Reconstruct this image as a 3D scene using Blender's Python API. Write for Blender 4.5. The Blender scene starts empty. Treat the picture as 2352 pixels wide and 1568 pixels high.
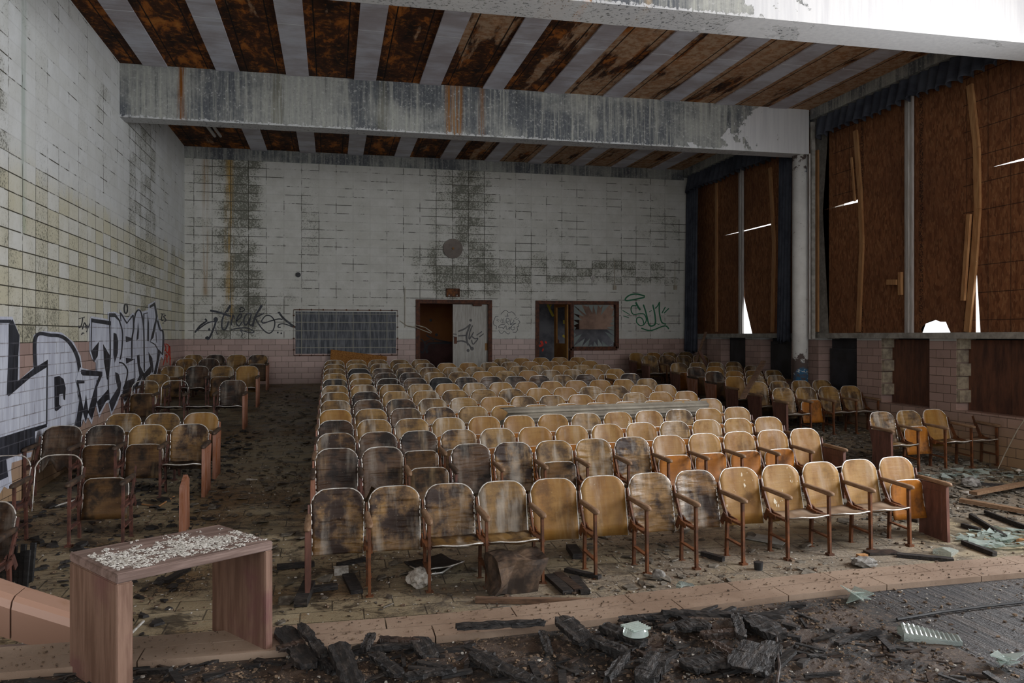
import bpy, bmesh, math, random
from mathutils import Vector, Matrix, noise as mnoise
from mathutils.geometry import tessellate_polygon
random.seed(7)
C = bpy.context.scene.collection
# ---------------------------------------------------------------- camera, world, lights
F, TH, HZ, H = 1855.0, math.radians(12.55), 771.0, 2.063      # focal px, yaw, horizon row, eye height over front floor
CT, ST, TT = math.cos(TH), math.sin(TH), math.tan(TH)
cam = bpy.data.cameras.new('camera'); cam.sensor_width = 36; cam.lens = F/2352*36
cam.shift_y = -(784-HZ)/2352; cam.clip_end = 200; cam.clip_start = 0.05
co = bpy.data.objects.new('camera', cam); C.objects.link(co)
co.location = (0, 0, H); co.rotation_euler = (math.pi/2, 0, -TH)
bpy.context.scene.camera = co
w = bpy.data.worlds.new('world'); bpy.context.scene.world = w; w.use_nodes = True
bg = w.node_tree.nodes['Background']; bg.inputs[0].default_value = (0.95, 0.975, 1.0, 1); bg.inputs[1].default_value = 1.8
vs = bpy.context.scene.view_settings
vs.view_transform = 'Standard'; vs.look = 'None'; vs.gamma = 1; vs.use_curve_mapping = False; vs.exposure = 0.28
def area(name, loc, rot, sx, sy, power, col):
    l = bpy.data.lights.new(name, 'AREA'); l.shape = 'RECTANGLE'; l.size = sx; l.size_y = sy; l.energy = power; l.color = col
    o = bpy.data.objects.new(name, l); C.objects.link(o); o.location = loc; o.rotation_euler = rot
    return o
# daylight through the unboarded window beside the stage (a real opening in the wall on that side)
area('window_daylight', (9.75, 4.3, 4.1), (0, math.radians(74), 0), 3.3, 3.9, 820, (0.93, 0.96, 1.0))

# ---------------------------------------------------------------- geometry of the place
XL, XR, YB, ZC = -3.36, 9.30, 20.04, 6.48      # graffiti wall, low wall under the windows, rear wall, ceiling
ZS, ZB = 0.76, 5.61                            # stage top, underside of beams
SL = 0.0684
def fz(y): return SL*max(0.0, y-6.66)
def zx(u, v, X): zc = X*F/(CT*(u-763.0)); return zc
def bw(u, v, Y=YB):                            # point on the plane y=Y
    a = math.atan((u-1176)/F)+TH; X = Y*math.tan(a); zc = X*ST+Y*CT
    return X, H-(v-HZ)*zc/F
def sw(u, v, X):                               # point on the plane x=X
    a = math.atan((u-1176)/F)+TH; Y = X/math.tan(a); zc = X*ST+Y*CT
    return Y, H-(v-HZ)*zc/F
def pz(u, v, z):                               # point on the plane z
    zc = (H-z)*F/(v-HZ); xc = (u-1176)/F*zc
    return xc*CT+zc*ST, -xc*ST+zc*CT
def fl(u, v):                                  # point on the auditorium floor
    z = 0.0
    for _ in range(40):
        x, y = pz(u, v, z); z = 0.5*z+0.5*fz(y)
    return x, y, fz(y)

# ---------------------------------------------------------------- helpers
def box(bm, x0, x1, y0, y1, z0, z1):
    vs_ = [bm.verts.new(p) for p in ((x0,y0,z0),(x1,y0,z0),(x1,y1,z0),(x0,y1,z0),(x0,y0,z1),(x1,y0,z1),(x1,y1,z1),(x0,y1,z1))]
    for f in ((0,3,2,1),(4,5,6,7),(0,1,5,4),(1,2,6,5),(2,3,7,6),(3,0,4,7)): bm.faces.new([vs_[i] for i in f])
    return vs_
def tube(bm, pts, r, n=6, r1=None, closed=False):
    rings = []; N = len(pts); pts = [Vector(p) for p in pts]
    for i, p in enumerate(pts):
        if closed: d = pts[(i+1) % N]-pts[i-1]
        else: d = pts[min(i+1, N-1)]-pts[max(i-1, 0)]
        d.normalize()
        up = Vector((0,0,1)) if abs(d.z) < .9 else Vector((0,1,0))
        a = d.cross(up).normalized(); b = d.cross(a)
        rr = r if r1 is None else r+(r1-r)*i/(N-1)
        rings.append([bm.verts.new(p+rr*(math.cos(2*math.pi*k/n)*a+math.sin(2*math.pi*k/n)*b)) for k in range(n)])
    for i in range(N if closed else N-1):
        A, B = rings[i], rings[(i+1) % N]
        for k in range(n): bm.faces.new((A[k], A[(k+1)%n], B[(k+1)%n], B[k]))
    if not closed: bm.faces.new(rings[0][::-1]); bm.faces.new(rings[-1])
def bar(bm, p, q, w, t, up=(1,0,0)):            # rectangular bar between two points: w along 'up', t across
    p, q = Vector(p), Vector(q); d = (q-p).normalized(); a = Vector(up); a = (a-d*a.dot(d)).normalized(); b = d.cross(a)
    A = [bm.verts.new(p+s*a*w/2+t_*b*t/2) for s, t_ in ((-1,-1),(1,-1),(1,1),(-1,1))]
    B = [bm.verts.new(q+s*a*w/2+t_*b*t/2) for s, t_ in ((-1,-1),(1,-1),(1,1),(-1,1))]
    for i in range(4): bm.faces.new((A[i], A[(i+1)%4], B[(i+1)%4], B[i]))
    bm.faces.new(A[::-1]); bm.faces.new(B)
def prism(bm, poly, f0, f1):                    # poly of 2D points; f0,f1 map 2D to 3D for both faces
    A = [bm.verts.new(f0(*p)) for p in poly]; B = [bm.verts.new(f1(*p)) for p in poly]
    n = len(poly)
    try: bm.faces.new(A[::-1]); bm.faces.new(B)
    except ValueError: pass
    for i in range(n): bm.faces.new((A[i], A[(i+1)%n], B[(i+1)%n], B[i]))
def mesh(name, bm, smooth=False):
    bmesh.ops.recalc_face_normals(bm, faces=bm.faces)
    me = bpy.data.meshes.new(name); bm.to_mesh(me); bm.free()
    if smooth:
        for p in me.polygons: p.use_smooth = True
    return me
def obj(name, bm, mat, parent=None, smooth=False, loc=None, rz=None):
    me = bm if isinstance(bm, bpy.types.Mesh) else mesh(name, bm, smooth)
    if mat is not None and not me.materials: me.materials.append(mat)
    o = bpy.data.objects.new(name, me); C.objects.link(o)
    if parent: o.parent = parent
    if loc: o.location = loc
    if rz is not None: o.rotation_euler = (0,0,rz)
    return o
def tag(o, label, cat, group=None, kind=None):
    o['label'] = label; o['category'] = cat
    if group: o['group'] = group
    if kind: o['kind'] = kind
    return o
def thing(name, label, cat, loc=(0,0,0), rz=0, group=None):
    o = bpy.data.objects.new(name, None); C.objects.link(o); o.location = loc; o.rotation_euler = (0,0,rz)
    o.empty_display_size = .1
    return tag(o, label, cat, group)
def struct(name, bm, mat, smooth=False):
    o = obj(name, bm, mat, None, smooth); o['kind'] = 'structure'; return o
def BM(): return bmesh.new()

# ---------------------------------------------------------------- materials
class G:
    def __init__(s, name, rough=.7, spec=.3):
        s.m = bpy.data.materials.new(name); s.m.use_nodes = True; s.t = s.m.node_tree; s.b = s.t.nodes['Principled BSDF']
        s.b.inputs['Roughness'].default_value = rough; s.b.inputs['Specular IOR Level'].default_value = spec
        s.pos = s.t.nodes.new('ShaderNodeNewGeometry').outputs['Position']
        s.oc = s.t.nodes.new('ShaderNodeTexCoord').outputs['Object']; s._rnd = None
    def n(s, k, **kw):
        x = s.t.nodes.new(k)
        for a, b in kw.items(): setattr(x, a, b)
        return x
    def set(s, sock, v):
        if hasattr(v, 'default_value') or isinstance(v, bpy.types.NodeSocket): s.t.links.new(v, sock)
        else: sock.default_value = v
    def rnd(s):
        if s._rnd is None: s._rnd = s.n('ShaderNodeObjectInfo').outputs['Random']
        return s._rnd
    def sc(s, vec, k):
        x = s.n('ShaderNodeVectorMath', operation='MULTIPLY'); s.set(x.inputs[0], vec); x.inputs[1].default_value = k; return x.outputs[0]
    def add(s, vec, k):
        x = s.n('ShaderNodeVectorMath', operation='ADD'); s.set(x.inputs[0], vec); s.set(x.inputs[1], k); return x.outputs[0]
    def noise(s, vec, k=(1,1,1), scale=1, det=4, rough=.6, w=None, dist=0):
        x = s.n('ShaderNodeTexNoise')
        if w is not None:
            x.noise_dimensions = '4D'; s.set(x.inputs['W'], w)
        s.set(x.inputs['Vector'], s.sc(vec, k)); x.inputs['Scale'].default_value = scale; x.inputs['Detail'].default_value = det
        x.inputs['Roughness'].default_value = rough; x.inputs['Distortion'].default_value = dist
        return x.outputs['Fac']
    def m2(s, op, a, b=0.0, cl=False):
        x = s.n('ShaderNodeMath', operation=op); x.use_clamp = cl; s.set(x.inputs[0], a); s.set(x.inputs[1], b); return x.outputs[0]
    def mr(s, v, a, b, c=0.0, d=1.0, sm=True):
        x = s.n('ShaderNodeMapRange'); x.interpolation_type = 'SMOOTHSTEP' if sm else 'LINEAR'
        s.set(x.inputs[0], v)
        for i, q in enumerate((a, b, c, d)): s.set(x.inputs[i+1], q)
        return x.outputs[0]
    def mix(s, f, a, b):
        x = s.n('ShaderNodeMix', data_type='RGBA'); s.set(x.inputs[0], f)
        s.set(x.inputs[6], (*a, 1) if isinstance(a, tuple) and len(a) == 3 else a); s.set(x.inputs[7], (*b, 1) if isinstance(b, tuple) and len(b) == 3 else b)
        return x.outputs[2]
    def ramp(s, f, stops):
        x = s.n('ShaderNodeValToRGB'); e = x.color_ramp.elements
        while len(e) < len(stops): e.new(.5)
        for i, (p, c) in enumerate(stops): e[i].position = p; e[i].color = (*c, 1)
        s.set(x.inputs[0], f); return x.outputs[0]
    def xyz(s, vec):
        x = s.n('ShaderNodeSeparateXYZ'); s.set(x.inputs[0], vec); return x.outputs
    def comb(s, a, b, c=0.0):
        x = s.n('ShaderNodeCombineXYZ'); s.set(x.inputs[0], a); s.set(x.inputs[1], b); s.set(x.inputs[2], c); return x.outputs[0]
    def col(s, c): s.set(s.b.inputs['Base Color'], (*c, 1) if isinstance(c, tuple) and len(c) == 3 else c); return s
    def rough(s, r): s.set(s.b.inputs['Roughness'], r); return s
    def bump(s, h, st=.3, d=.01):
        x = s.n('ShaderNodeBump'); x.inputs['Strength'].default_value = st; x.inputs['Distance'].default_value = d
        s.set(x.inputs['Height'], h); s.t.links.new(x.outputs[0], s.b.inputs['Normal']); return s
    def bx(s, U, V, u0, u1, v0, v1, e=.15):     # soft rectangle mask
        a = s.m2('MULTIPLY', s.mr(U, u0-e, u0+e), s.mr(U, u1+e, u1-e)); b = s.m2('MULTIPLY', s.mr(V, v0-e, v0+e), s.mr(V, v1+e, v1-e))
        return s.m2('MULTIPLY', a, b)
def simple(name, c, c2=None, sc=6, rough=.7, spec=.3, metal=0, bump=.1, det=5, lo=.35, hi=.65, obj_=True, k=(1,1,1)):
    g = G(name, rough, spec); g.b.inputs['Metallic'].default_value = metal
    v = g.oc if obj_ else g.pos
    nz = g.noise(v, k, sc, det, .65, w=g.m2('MULTIPLY', g.rnd(), 30.0))
    g.col(g.mix(g.mr(nz, lo, hi), c, c2 if c2 else tuple(x*.6 for x in c)))
    if bump: g.bump(nz, bump, .01)
    return g.m

def m_block(name, side, mold, stains, grime=0.0, u_off=0.0):
    g = G(name, .55, .35); X, Y, Z = g.xyz(g.pos); U = Y if side else X
    V2 = g.comb(g.m2('SUBTRACT', U, u_off), g.m2('SUBTRACT', Z, 1.983))
    def brick(w_, h_, mo, off):
        b = g.n('ShaderNodeTexBrick'); b.offset = off; b.squash = 1
        g.set(b.inputs['Vector'], V2); b.inputs['Scale'].default_value = 1; b.inputs['Mortar Size'].default_value = mo
        b.inputs['Mortar Smooth'].default_value = .2; b.inputs['Brick Width'].default_value = w_; b.inputs['Row Height'].default_value = h_
        b.inputs['Color1'].default_value = (0,0,0,1); b.inputs['Color2'].default_value = (1,1,1,1); b.inputs['Bias'].default_value = 0
        return b.outputs['Fac'], b.outputs['Color']
    jf, jc = brick(.406, .203, .0075, 0)
    pf, pc = brick(.305, .1355, .0045, .5)
    # per block random
    cu = g.m2('FLOOR', g.m2('DIVIDE', g.m2('SUBTRACT', U, u_off), .406)); cv = g.m2('FLOOR', g.m2('DIVIDE', g.m2('SUBTRACT', Z, 1.983), .203))
    wn = g.n('ShaderNodeTexWhiteNoise'); wn.noise_dimensions = '2D'; g.set(wn.inputs['Vector'], g.comb(cu, cv)); cell = wn.outputs['Value']
    wc = g.n('ShaderNodeTexWhiteNoise'); wc.noise_dimensions = '1D'; g.set(wc.inputs['W'], cu); colr = wc.outputs['Value']
    big = g.noise(g.pos, (1,1,1), .55, 5, .6); mid = g.noise(g.pos, (1,1,1), 2.6, 6, .7); fine = g.noise(g.pos, (1,1,1), 38, 4, .75)
    M = g.m2('MULTIPLY', g.mr(big, .5, .72), .5)
    for (a, b_, c, d, s_) in mold: M = g.m2('ADD', M, g.m2('MULTIPLY', g.bx(U, Z, a, b_, c, d), s_))
    M = g.m2('MULTIPLY', M, g.mr(g.m2('ADD', g.m2('MULTIPLY', cell, .38), g.m2('MULTIPLY', mid, 1.3)), .55, 1.15, .2, 1.1))
    M = g.m2('ADD', M, g.m2('MULTIPLY', g.mr(colr, .72, .9), .16))
    base = g.mix(g.mr(mid, .3, .7), (.69,.70,.695) if side else (.615,.605,.565), (.60,.605,.59) if side else (.51,.50,.455))
    base = g.mix(g.mr(cell, 0, 1, 0, .25), base, (.50,.495,.43))
    gm = 0.0
    if grime:
        gm = g.m2('MULTIPLY', g.mr(g.m2('ADD', Z, g.m2('MULTIPLY', mid, .9)), 4.6, 4.15), g.mr(g.m2('ADD', cell, g.m2('MULTIPLY', mid, .8)), .2, 1.3, .2, .85))
        base = g.mix(gm, base, (.55,.51,.36))
    speck = g.mr(g.m2('ADD', fine, g.m2('MULTIPLY', M, .17)), .58, .68)
    base = g.mix(g.m2('MULTIPLY', g.mr(M, .05, 1.0), .5), base, (.30,.29,.225))
    base = g.mix(g.m2('MULTIPLY', speck, g.mr(M, .0, .5, .12, .85)), base, (.10,.10,.075))
    for (a, b_, c, d, s_, cc) in stains:
        st = g.noise(g.comb(U, Z), (9,.35,1), 1.6, 5, .6)
        base = g.mix(g.m2('MULTIPLY', g.m2('MULTIPLY', g.bx(U, Z, a, b_, c, d, .07), g.mr(st, .38, .58)), s_), base, cc)
    # joints show dark only where the paint has worn off
    jn = g.noise(g.comb(U, Z), (1,1,1), 1.5, 6, .72)
    jm = g.mr(g.m2('ADD', g.m2('ADD', jn, g.m2('MULTIPLY', M, .35)), g.m2('MULTIPLY', gm, .25) if grime else .02),   .56 if side else .535, .62 if side else .60, .08, 1)
    white = g.mix(g.m2('MULTIPLY', jf, jm, True), base, (.055,.05,.035))
    pb = g.mix(pc, (.34,.235,.205), (.43,.30,.262))
    pb = g.mix(g.mr(mid, .5, .8, 0, .6), pb, (.20,.14,.115))
    pb = g.mix(g.m2('MULTIPLY', g.mr(Z, 1.1, .3), .5) if side else 0.0, pb, (.42,.27,.09))
    pink = g.mix(pf, pb, (.10,.065,.05))
    g.col(g.mix(g.mr(Z, 1.981, 1.985, sm=False), pink, white))
    hgt = g.m2('SUBTRACT', g.m2('MULTIPLY', fine, .25), g.mix(g.mr(Z, 1.981, 1.985, sm=False), pf, jf))
    g.bump(hgt, .5, .006); g.rough(g.mix(g.mr(Z, 1.981, 1.985, sm=False), (.3,.3,.3), (.6,.6,.6)))
    return g.m

def m_concrete(name, xp, streaks, w_=.9):
    # bare stained concrete with old white paint left from x > xp
    g = G(name, .8, .2); X, Y, Z = g.xyz(g.pos)
    big = g.noise(g.pos, (1,1,1), .9, 5, .6); fine = g.noise(g.pos, (1,1,1), 24, 5, .7)
    st = g.noise(g.pos, (13,13,.55), 1.3, 6, .65); st2 = g.noise(g.pos, (34,34,1.2), 1, 3, .6)
    c = g.mix(g.mr(big, .4, .6), (.10,.108,.12), (.30,.305,.285))
    c = g.mix(g.m2('MULTIPLY', g.mr(st, .45, .68), .7), c, (.42,.42,.37))
    c = g.mix(g.m2('MULTIPLY', g.mr(st, .44, .30), .8), c, (.075,.08,.08))
    c = g.mix(g.m2('MULTIPLY', g.mr(fine, .50, .7), .5), c, (.46,.46,.43))
    c = g.mix(g.m2('MULTIPLY', g.mr(fine, .44, .3), .4), c, (.07,.07,.07))
    for (x0, x1, s_, cc) in streaks:
        c = g.mix(g.m2('MULTIPLY', g.m2('MULTIPLY', g.bx(X, Z, x0, x1, 0, 9, .04), g.mr(st2, .35, .6)), s_), c, cc)
    # crusts of paint at the arrises
    pn = g.noise(g.pos, (1,1,1), 1.1, 8, .62, dist=.3)
    edge = g.mr(X, xp-1.4, xp+1.4, -.20, .22, sm=False)
    p = g.mr(g.m2('ADD', pn, edge), .535, .55)
    low = g.m2('MULTIPLY', g.mr(g.m2('ADD', fine, g.mr(Z, ZB+.07, ZB, 0, .25)), .62, .7), .75)
    p = g.m2('MAXIMUM', p, low)
    g.col(g.mix(p, c, g.mix(g.mr(st, .3, .8), (w_,w_,w_), (w_*.84,w_*.84,w_*.86))))
    g.bump(g.m2('ADD', g.m2('MULTIPLY', fine, .4), p), .6, .008)
    return g.m

def m_rust():
    g = G('rusted_deck', .85, .2); X, Y, Z = g.xyz(g.pos)
    a = g.noise(g.pos, (2.2,.8,1), 1.4, 8, .68, dist=.4); b = g.noise(g.pos, (1,1,1), 9, 6, .75); c2 = g.noise(g.pos, (3,.5,1), .8, 6, .6)
    c = g.ramp(a, [(.38,(.018,.009,.006)), (.54,(.07,.024,.009)), (.60,(.33,.105,.016)), (.72,(.50,.20,.045))])
    c = g.mix(g.m2('MULTIPLY', g.mr(b, .5, .68), .55), c, (.44,.155,.022))
    pa = g.mr(g.m2('ADD', c2, g.mr(X, -1, 6.5, -.16, .16, sm=False)), .52, .58)
    c = g.mix(g.m2('MULTIPLY', pa, .85), c, g.mix(g.mr(b, .4, .6), (.52,.36,.235), (.34,.17,.08)))
    # seams of the deck sheets next to each pale strip
    ph = g.m2('PINGPONG', g.m2('SUBTRACT', X, -2.815), .561)
    seam = g.m2('MULTIPLY', g.mr(ph, .30, .312), g.mr(ph, .33, .318)); g.t.nodes
    c = g.mix(seam, c, (.008,.005,.004))
    g.col(c); g.bump(g.m2('SUBTRACT', b, seam), .5, .012); return g.m
def m_strip():
    g = G('ribbed_panel', .6, .3); X, Y, Z = g.xyz(g.pos)
    wv = g.n('ShaderNodeTexWave'); wv.bands_direction = 'Y'; g.set(wv.inputs['Vector'], g.pos); wv.inputs['Scale'].default_value = 9
    wv.inputs['Distortion'].default_value = .25; wv.inputs['Detail'].default_value = 3
    nz = g.noise(g.pos, (.9,1.2,1), 1.5, 5, .6); s2 = g.noise(g.pos, (.6,9,1), 1.2, 4, .6)
    c = g.mix(g.mr(nz, .35, .65), (.66,.67,.74), (.44,.40,.42))
    c = g.mix(g.m2('MULTIPLY', g.mr(s2, .5, .7), .5), c, (.30,.25,.25))
    c = g.mix(g.m2('MULTIPLY', wv.outputs['Fac'], .35), c, (.42,.41,.46))
    j = g.m2('PINGPONG', g.m2('ADD', Y, .4), 1.22); c = g.mix(g.mr(j, .012, .004), c, (.85,.87,.9))
    g.col(c); g.bump(wv.outputs['Fac'], .4, .01); return g.m

def m_wood(name, stops, ripple=0, stain=.5, stainc=(.05,.025,.012), grey=0.0, rough=.42, peel=0.0):
    g = G(name, rough, .28); W = g.m2('MULTIPLY', g.rnd(), 97.0)
    a = g.noise(g.oc, (6,1,1.5), 1.0, 5, .6, w=W); grain = g.noise(g.oc, (1.5,1,22), 2.2, 4, .6, w=W); vert = g.noise(g.oc, (16,1,1.2), 1, 4, .55, w=W)
    big = g.noise(g.oc, (1,1,1), 4.2, 5, .65, w=W); fine = g.noise(g.oc, (1,1,1), 60, 3, .7, w=W)
    c = g.ramp(a, stops)
    c = g.mix(g.m2('MULTIPLY', g.mr(grain, .4, .62), .14 if not ripple else .35), c, tuple(x*.55 for x in stops[0][1]))
    c = g.mix(g.mr(g.rnd(), 0, 1, 0, .35), c, stops[-1][1])
    c = g.mix(g.m2('MULTIPLY', g.mr(big, .62-.22*stain, .80-.22*stain), min(1, .5+.5*stain)), c, stainc)
    c = g.mix(g.m2('MULTIPLY', g.mr(vert, .55, .7), .45*stain), c, stainc)
    pale = g.noise(g.oc, (7,1,1.1), .8, 4, .6, w=g.m2('ADD', W, 9.0)); c = g.mix(g.m2('MULTIPLY', g.mr(pale, .56, .72), .4), c, (.42,.29,.15))
    if grey: c = g.mix(g.m2('MULTIPLY', g.mr(g.noise(g.oc, (5,1,1), 1.3, 5, .6, w=g.m2('ADD', W, 5.0)), .5, .68), grey), c, (.42,.38,.32))
    if peel:
        pn = g.noise(g.oc, (1.6,1,.8), 7, 9, .72, w=W); c = g.mix(g.mr(pn, .60, .615, 0, peel), c, (.62,.56,.44))
    c = g.mix(g.mr(fine, .64, .78, 0, .5), c, (.55,.48,.36)); g.col(c)
    g.rough(g.mr(big, .3, .7, rough-.1, rough+.28))
    h = g.m2('ADD', g.m2('MULTIPLY', grain, .25), g.m2('MULTIPLY', fine, .15))
    if ripple:
        wv = g.noise(g.oc, (2.2,1,13), 1.7, 3, .5, w=W, dist=.6); h = g.m2('ADD', h, g.m2('MULTIPLY', wv, ripple))
    g.bump(h, .45 if not ripple else .8, .012); return g.m

honey = [(.28,(.115,.048,.009)), (.42,(.215,.104,.022)), (.56,(.265,.148,.040)), (.74,(.19,.080,.013))]
M_W = {
 'c': m_wood('varnished_plywood', honey, 0, .34, (.07,.035,.015), .25),
 'p': m_wood('flaking_plywood', honey, 0, .25, peel=.9),
 's': m_wood('stained_plywood', [(.28,(.075,.036,.010)), (.5,(.20,.108,.028)), (.7,(.30,.185,.07))], .3, .8, (.045,.026,.015), .6),
 'r': m_wood('rippled_plywood', [(.28,(.055,.026,.011)), (.5,(.18,.095,.034)), (.7,(.31,.185,.070))], 1.0, 1.0, (.028,.015,.010), .45, .36),
 'd': m_wood('rotted_plywood', [(.3,(.014,.008,.006)), (.5,(.055,.028,.015)), (.72,(.12,.07,.038))], .9, .85, (.012,.009,.008), .25, .4),
 'b': m_wood('blackened_plywood', [(.3,(.006,.006,.007)), (.7,(.03,.026,.024))], .6, .6, (.004,.004,.004), 0, .45)}
M_under = m_wood('seat_underside', [(.25,(.17,.055,.008)), (.5,(.32,.115,.014)), (.75,(.25,.085,.012))], 0, .55, (.05,.02,.008), 0, .4)
M_under_d = m_wood('rotted_seat_underside', [(.25,(.03,.015,.008)), (.5,(.11,.055,.02)), (.75,(.20,.11,.04))], .4, .85, (.012,.008,.006), 0, .4)
M_top = m_wood('seat_top', [(.25,(.20,.135,.085)), (.5,(.30,.215,.15)), (.75,(.23,.15,.09))], 0, .25, (.10,.06,.04), .5, .5)
M_rim = simple('seat_trim', (.70,.69,.66), (.42,.38,.33), 18, .35, .5, .35, .05)
M_iron = simple('painted_iron', (.16,.055,.018), (.06,.024,.012), 9, .55, .4, 0, .25)
M_irond = simple('rusted_iron', (.13,.05,.035), (.04,.02,.016), 9, .65, .4, 0, .3)
M_panel = simple('end_panel_paint', (.16,.070,.050), (.08,.035,.026), 4, .5, .4, 0, .1, k=(4,4,.8))
M_panell = simple('end_panel_worn', (.30,.15,.105), (.20,.065,.02), 4, .55, .4, 0, .15, k=(4,4,.8))
M_arm = simple('worn_armrest', (.24,.155,.095), (.155,.085,.045), 14, .6, .3, 0, .15, k=(4,1,4))
M_armd = simple('dark_armrest', (.09,.055,.035), (.03,.022,.018), 14, .6, .3, 0, .2)
def m_spray(name, c1, c2, cj, u_off):
    g = G(name, .45, .4); X, Y, Z = g.xyz(g.pos); U = g.m2('ADD', Y, 0.0)
    V2 = g.comb(g.m2('SUBTRACT', U, u_off), g.m2('SUBTRACT', Z, 1.983)); fs = []
    for w_, h_, mo, off in ((.406,.203,.0075,0), (.305,.1355,.006,.5)):
        b = g.n('ShaderNodeTexBrick'); b.offset = off; g.set(b.inputs['Vector'], V2); b.inputs['Scale'].default_value = 1; b.inputs['Mortar Size'].default_value = mo
        b.inputs['Brick Width'].default_value = w_; b.inputs['Row Height'].default_value = h_; fs.append(b.outputs['Fac'])
    jf = g.mix(g.mr(Z, 1.981, 1.985, sm=False), fs[1], fs[0]); nz = g.noise(g.pos, (1,6,.8), 1.6, 5, .6); n2 = g.noise(g.pos, (1,1,1), 5, 6, .7)
    c = g.mix(g.mr(nz, .38, .62), c1, c2); c = g.mix(g.m2('MULTIPLY', jf, g.mr(n2, .35, .6, .25, .85)), c, cj); g.col(c); g.bump(jf, -.3, .006); return g.m
M_black_paint = m_spray('black_spray_paint', (.011,.012,.016), (.035,.038,.05), (.10,.10,.12), 9.54)
M_silver = m_spray('silver_spray_paint', (.66,.69,.78), (.50,.52,.61), (.17,.15,.16), 9.54)
M_green = simple('green_spray_paint', (.02,.12,.055), (.03,.17,.09), 9, .6, .3, 0, 0, obj_=False)
M_redp = simple('red_spray_paint', (.65,.045,.02), (.45,.03,.015), 9, .6, .3, 0, 0, obj_=False)
M_greyp = simple('grey_spray_paint', (.07,.07,.075), (.13,.125,.12), 9, .6, .3, 0, 0, obj_=False)
M_yel = simple('yellow_spray_paint', (.35,.28,.02), (.25,.2,.02), 9, .6, .3, 0, 0, obj_=False)
M_char = simple('charred_timber', (.010,.009,.009), (.07,.055,.045), 14, .6, .4, 0, 1.2, k=(1,4,4), lo=.42, hi=.8)
M_char2 = simple('soaked_timber', (.055,.034,.024), (.016,.011,.009), 12, .5, .5, 0, .8, k=(1,3,3))
M_lumber = simple('bare_lumber', (.42,.23,.10), (.30,.14,.055), 5, .6, .3, 0, .15, k=(5,5,.7))
M_plank = simple('grey_board', (.20,.12,.075), (.10,.06,.04), 5, .7, .3, 0, .3, k=(1,6,6))
M_navy = simple('navy_curtain', (.035,.040,.056), (.07,.078,.10), 3, .8, .25, 0, .1)
M_white_metal = simple('weathered_white_metal', (.46,.44,.42), (.33,.30,.27), 5, .5, .4, 0, .1, k=(6,6,.6))
M_stone = simple('concrete_sill', (.36,.345,.31), (.21,.20,.18), 7, .8, .2, 0, .3, obj_=False)
M_rustf = simple('rusty_steel_frame', (.13,.045,.02), (.045,.02,.014), 12, .7, .3, 0, .3, obj_=False)
M_door = simple('painted_door', (.44,.42,.385), (.33,.31,.275), 3, .6, .3, 0, .05, k=(8,8,1))
M_ochre = simple('ochre_door', (.30,.15,.03), (.20,.09,.02), 4, .55, .3, 0, .05)
M_cup = simple('brown_cupboard_wood', (.20,.12,.085), (.12,.07,.05), 3, .6, .3, 0, .05)
M_orange = simple('orange_hall_paint', (.42,.15,.035), (.34,.11,.03), 2, .6, .3, 0, .05)
M_maroon = simple('hall_dado', (.19,.085,.075), (.12,.05,.045), 3, .6, .3, 0, .05)
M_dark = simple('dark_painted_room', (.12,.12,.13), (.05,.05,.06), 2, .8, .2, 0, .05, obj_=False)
M_brown_metal = simple('brown_sheet_metal', (.15,.062,.035), (.06,.026,.018), 3, .55, .4, 0, .2, k=(3,3,.7), obj_=False)
M_dark_metal = simple('dark_cabinet_metal', (.035,.036,.042), (.014,.014,.016), 3, .5, .4, 0, .1, obj_=False)
M_chip = simple('plaster_chips', (.55,.52,.47), (.28,.25,.21), 30, .8, .2, 0, 0)
M_litter = simple('burnt_litter', (.20,.135,.085), (.045,.03,.022), 22, .8, .3, 0, 0)
M_tilechip = simple('broken_floor_tiles', (.17,.15,.12), (.05,.04,.03), 12, .7, .3, 0, .1)
g = G('clear_broken_glass', .08, .5); g.col((.75,.85,.80)); g.b.inputs['Transmission Weight'].default_value = .75; g.b.inputs['Roughness'].default_value = .12; M_glass = g.m
g = G('window_glass', .04, .5); g.col((.45,.52,.50)); g.b.inputs['Transmission Weight'].default_value = .6; M_pane = g.m
M_rubber = simple('black_plastic', (.015,.015,.017), (.03,.03,.03), 10, .5, .4)
M_cable = simple('pale_cable', (.42,.38,.30), (.30,.26,.2), 10, .5)
M_fungus = simple('white_mushroom', (.75,.72,.66), (.6,.56,.5), 20, .6)
M_stonegrey = simple('rubble_lump', (.26,.25,.23), (.13,.12,.11), 12, .9, .2, 0, .5)
M_blue = simple('old_blue_paint', (.05,.13,.24), (.03,.08,.15), 8, .7)

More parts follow.
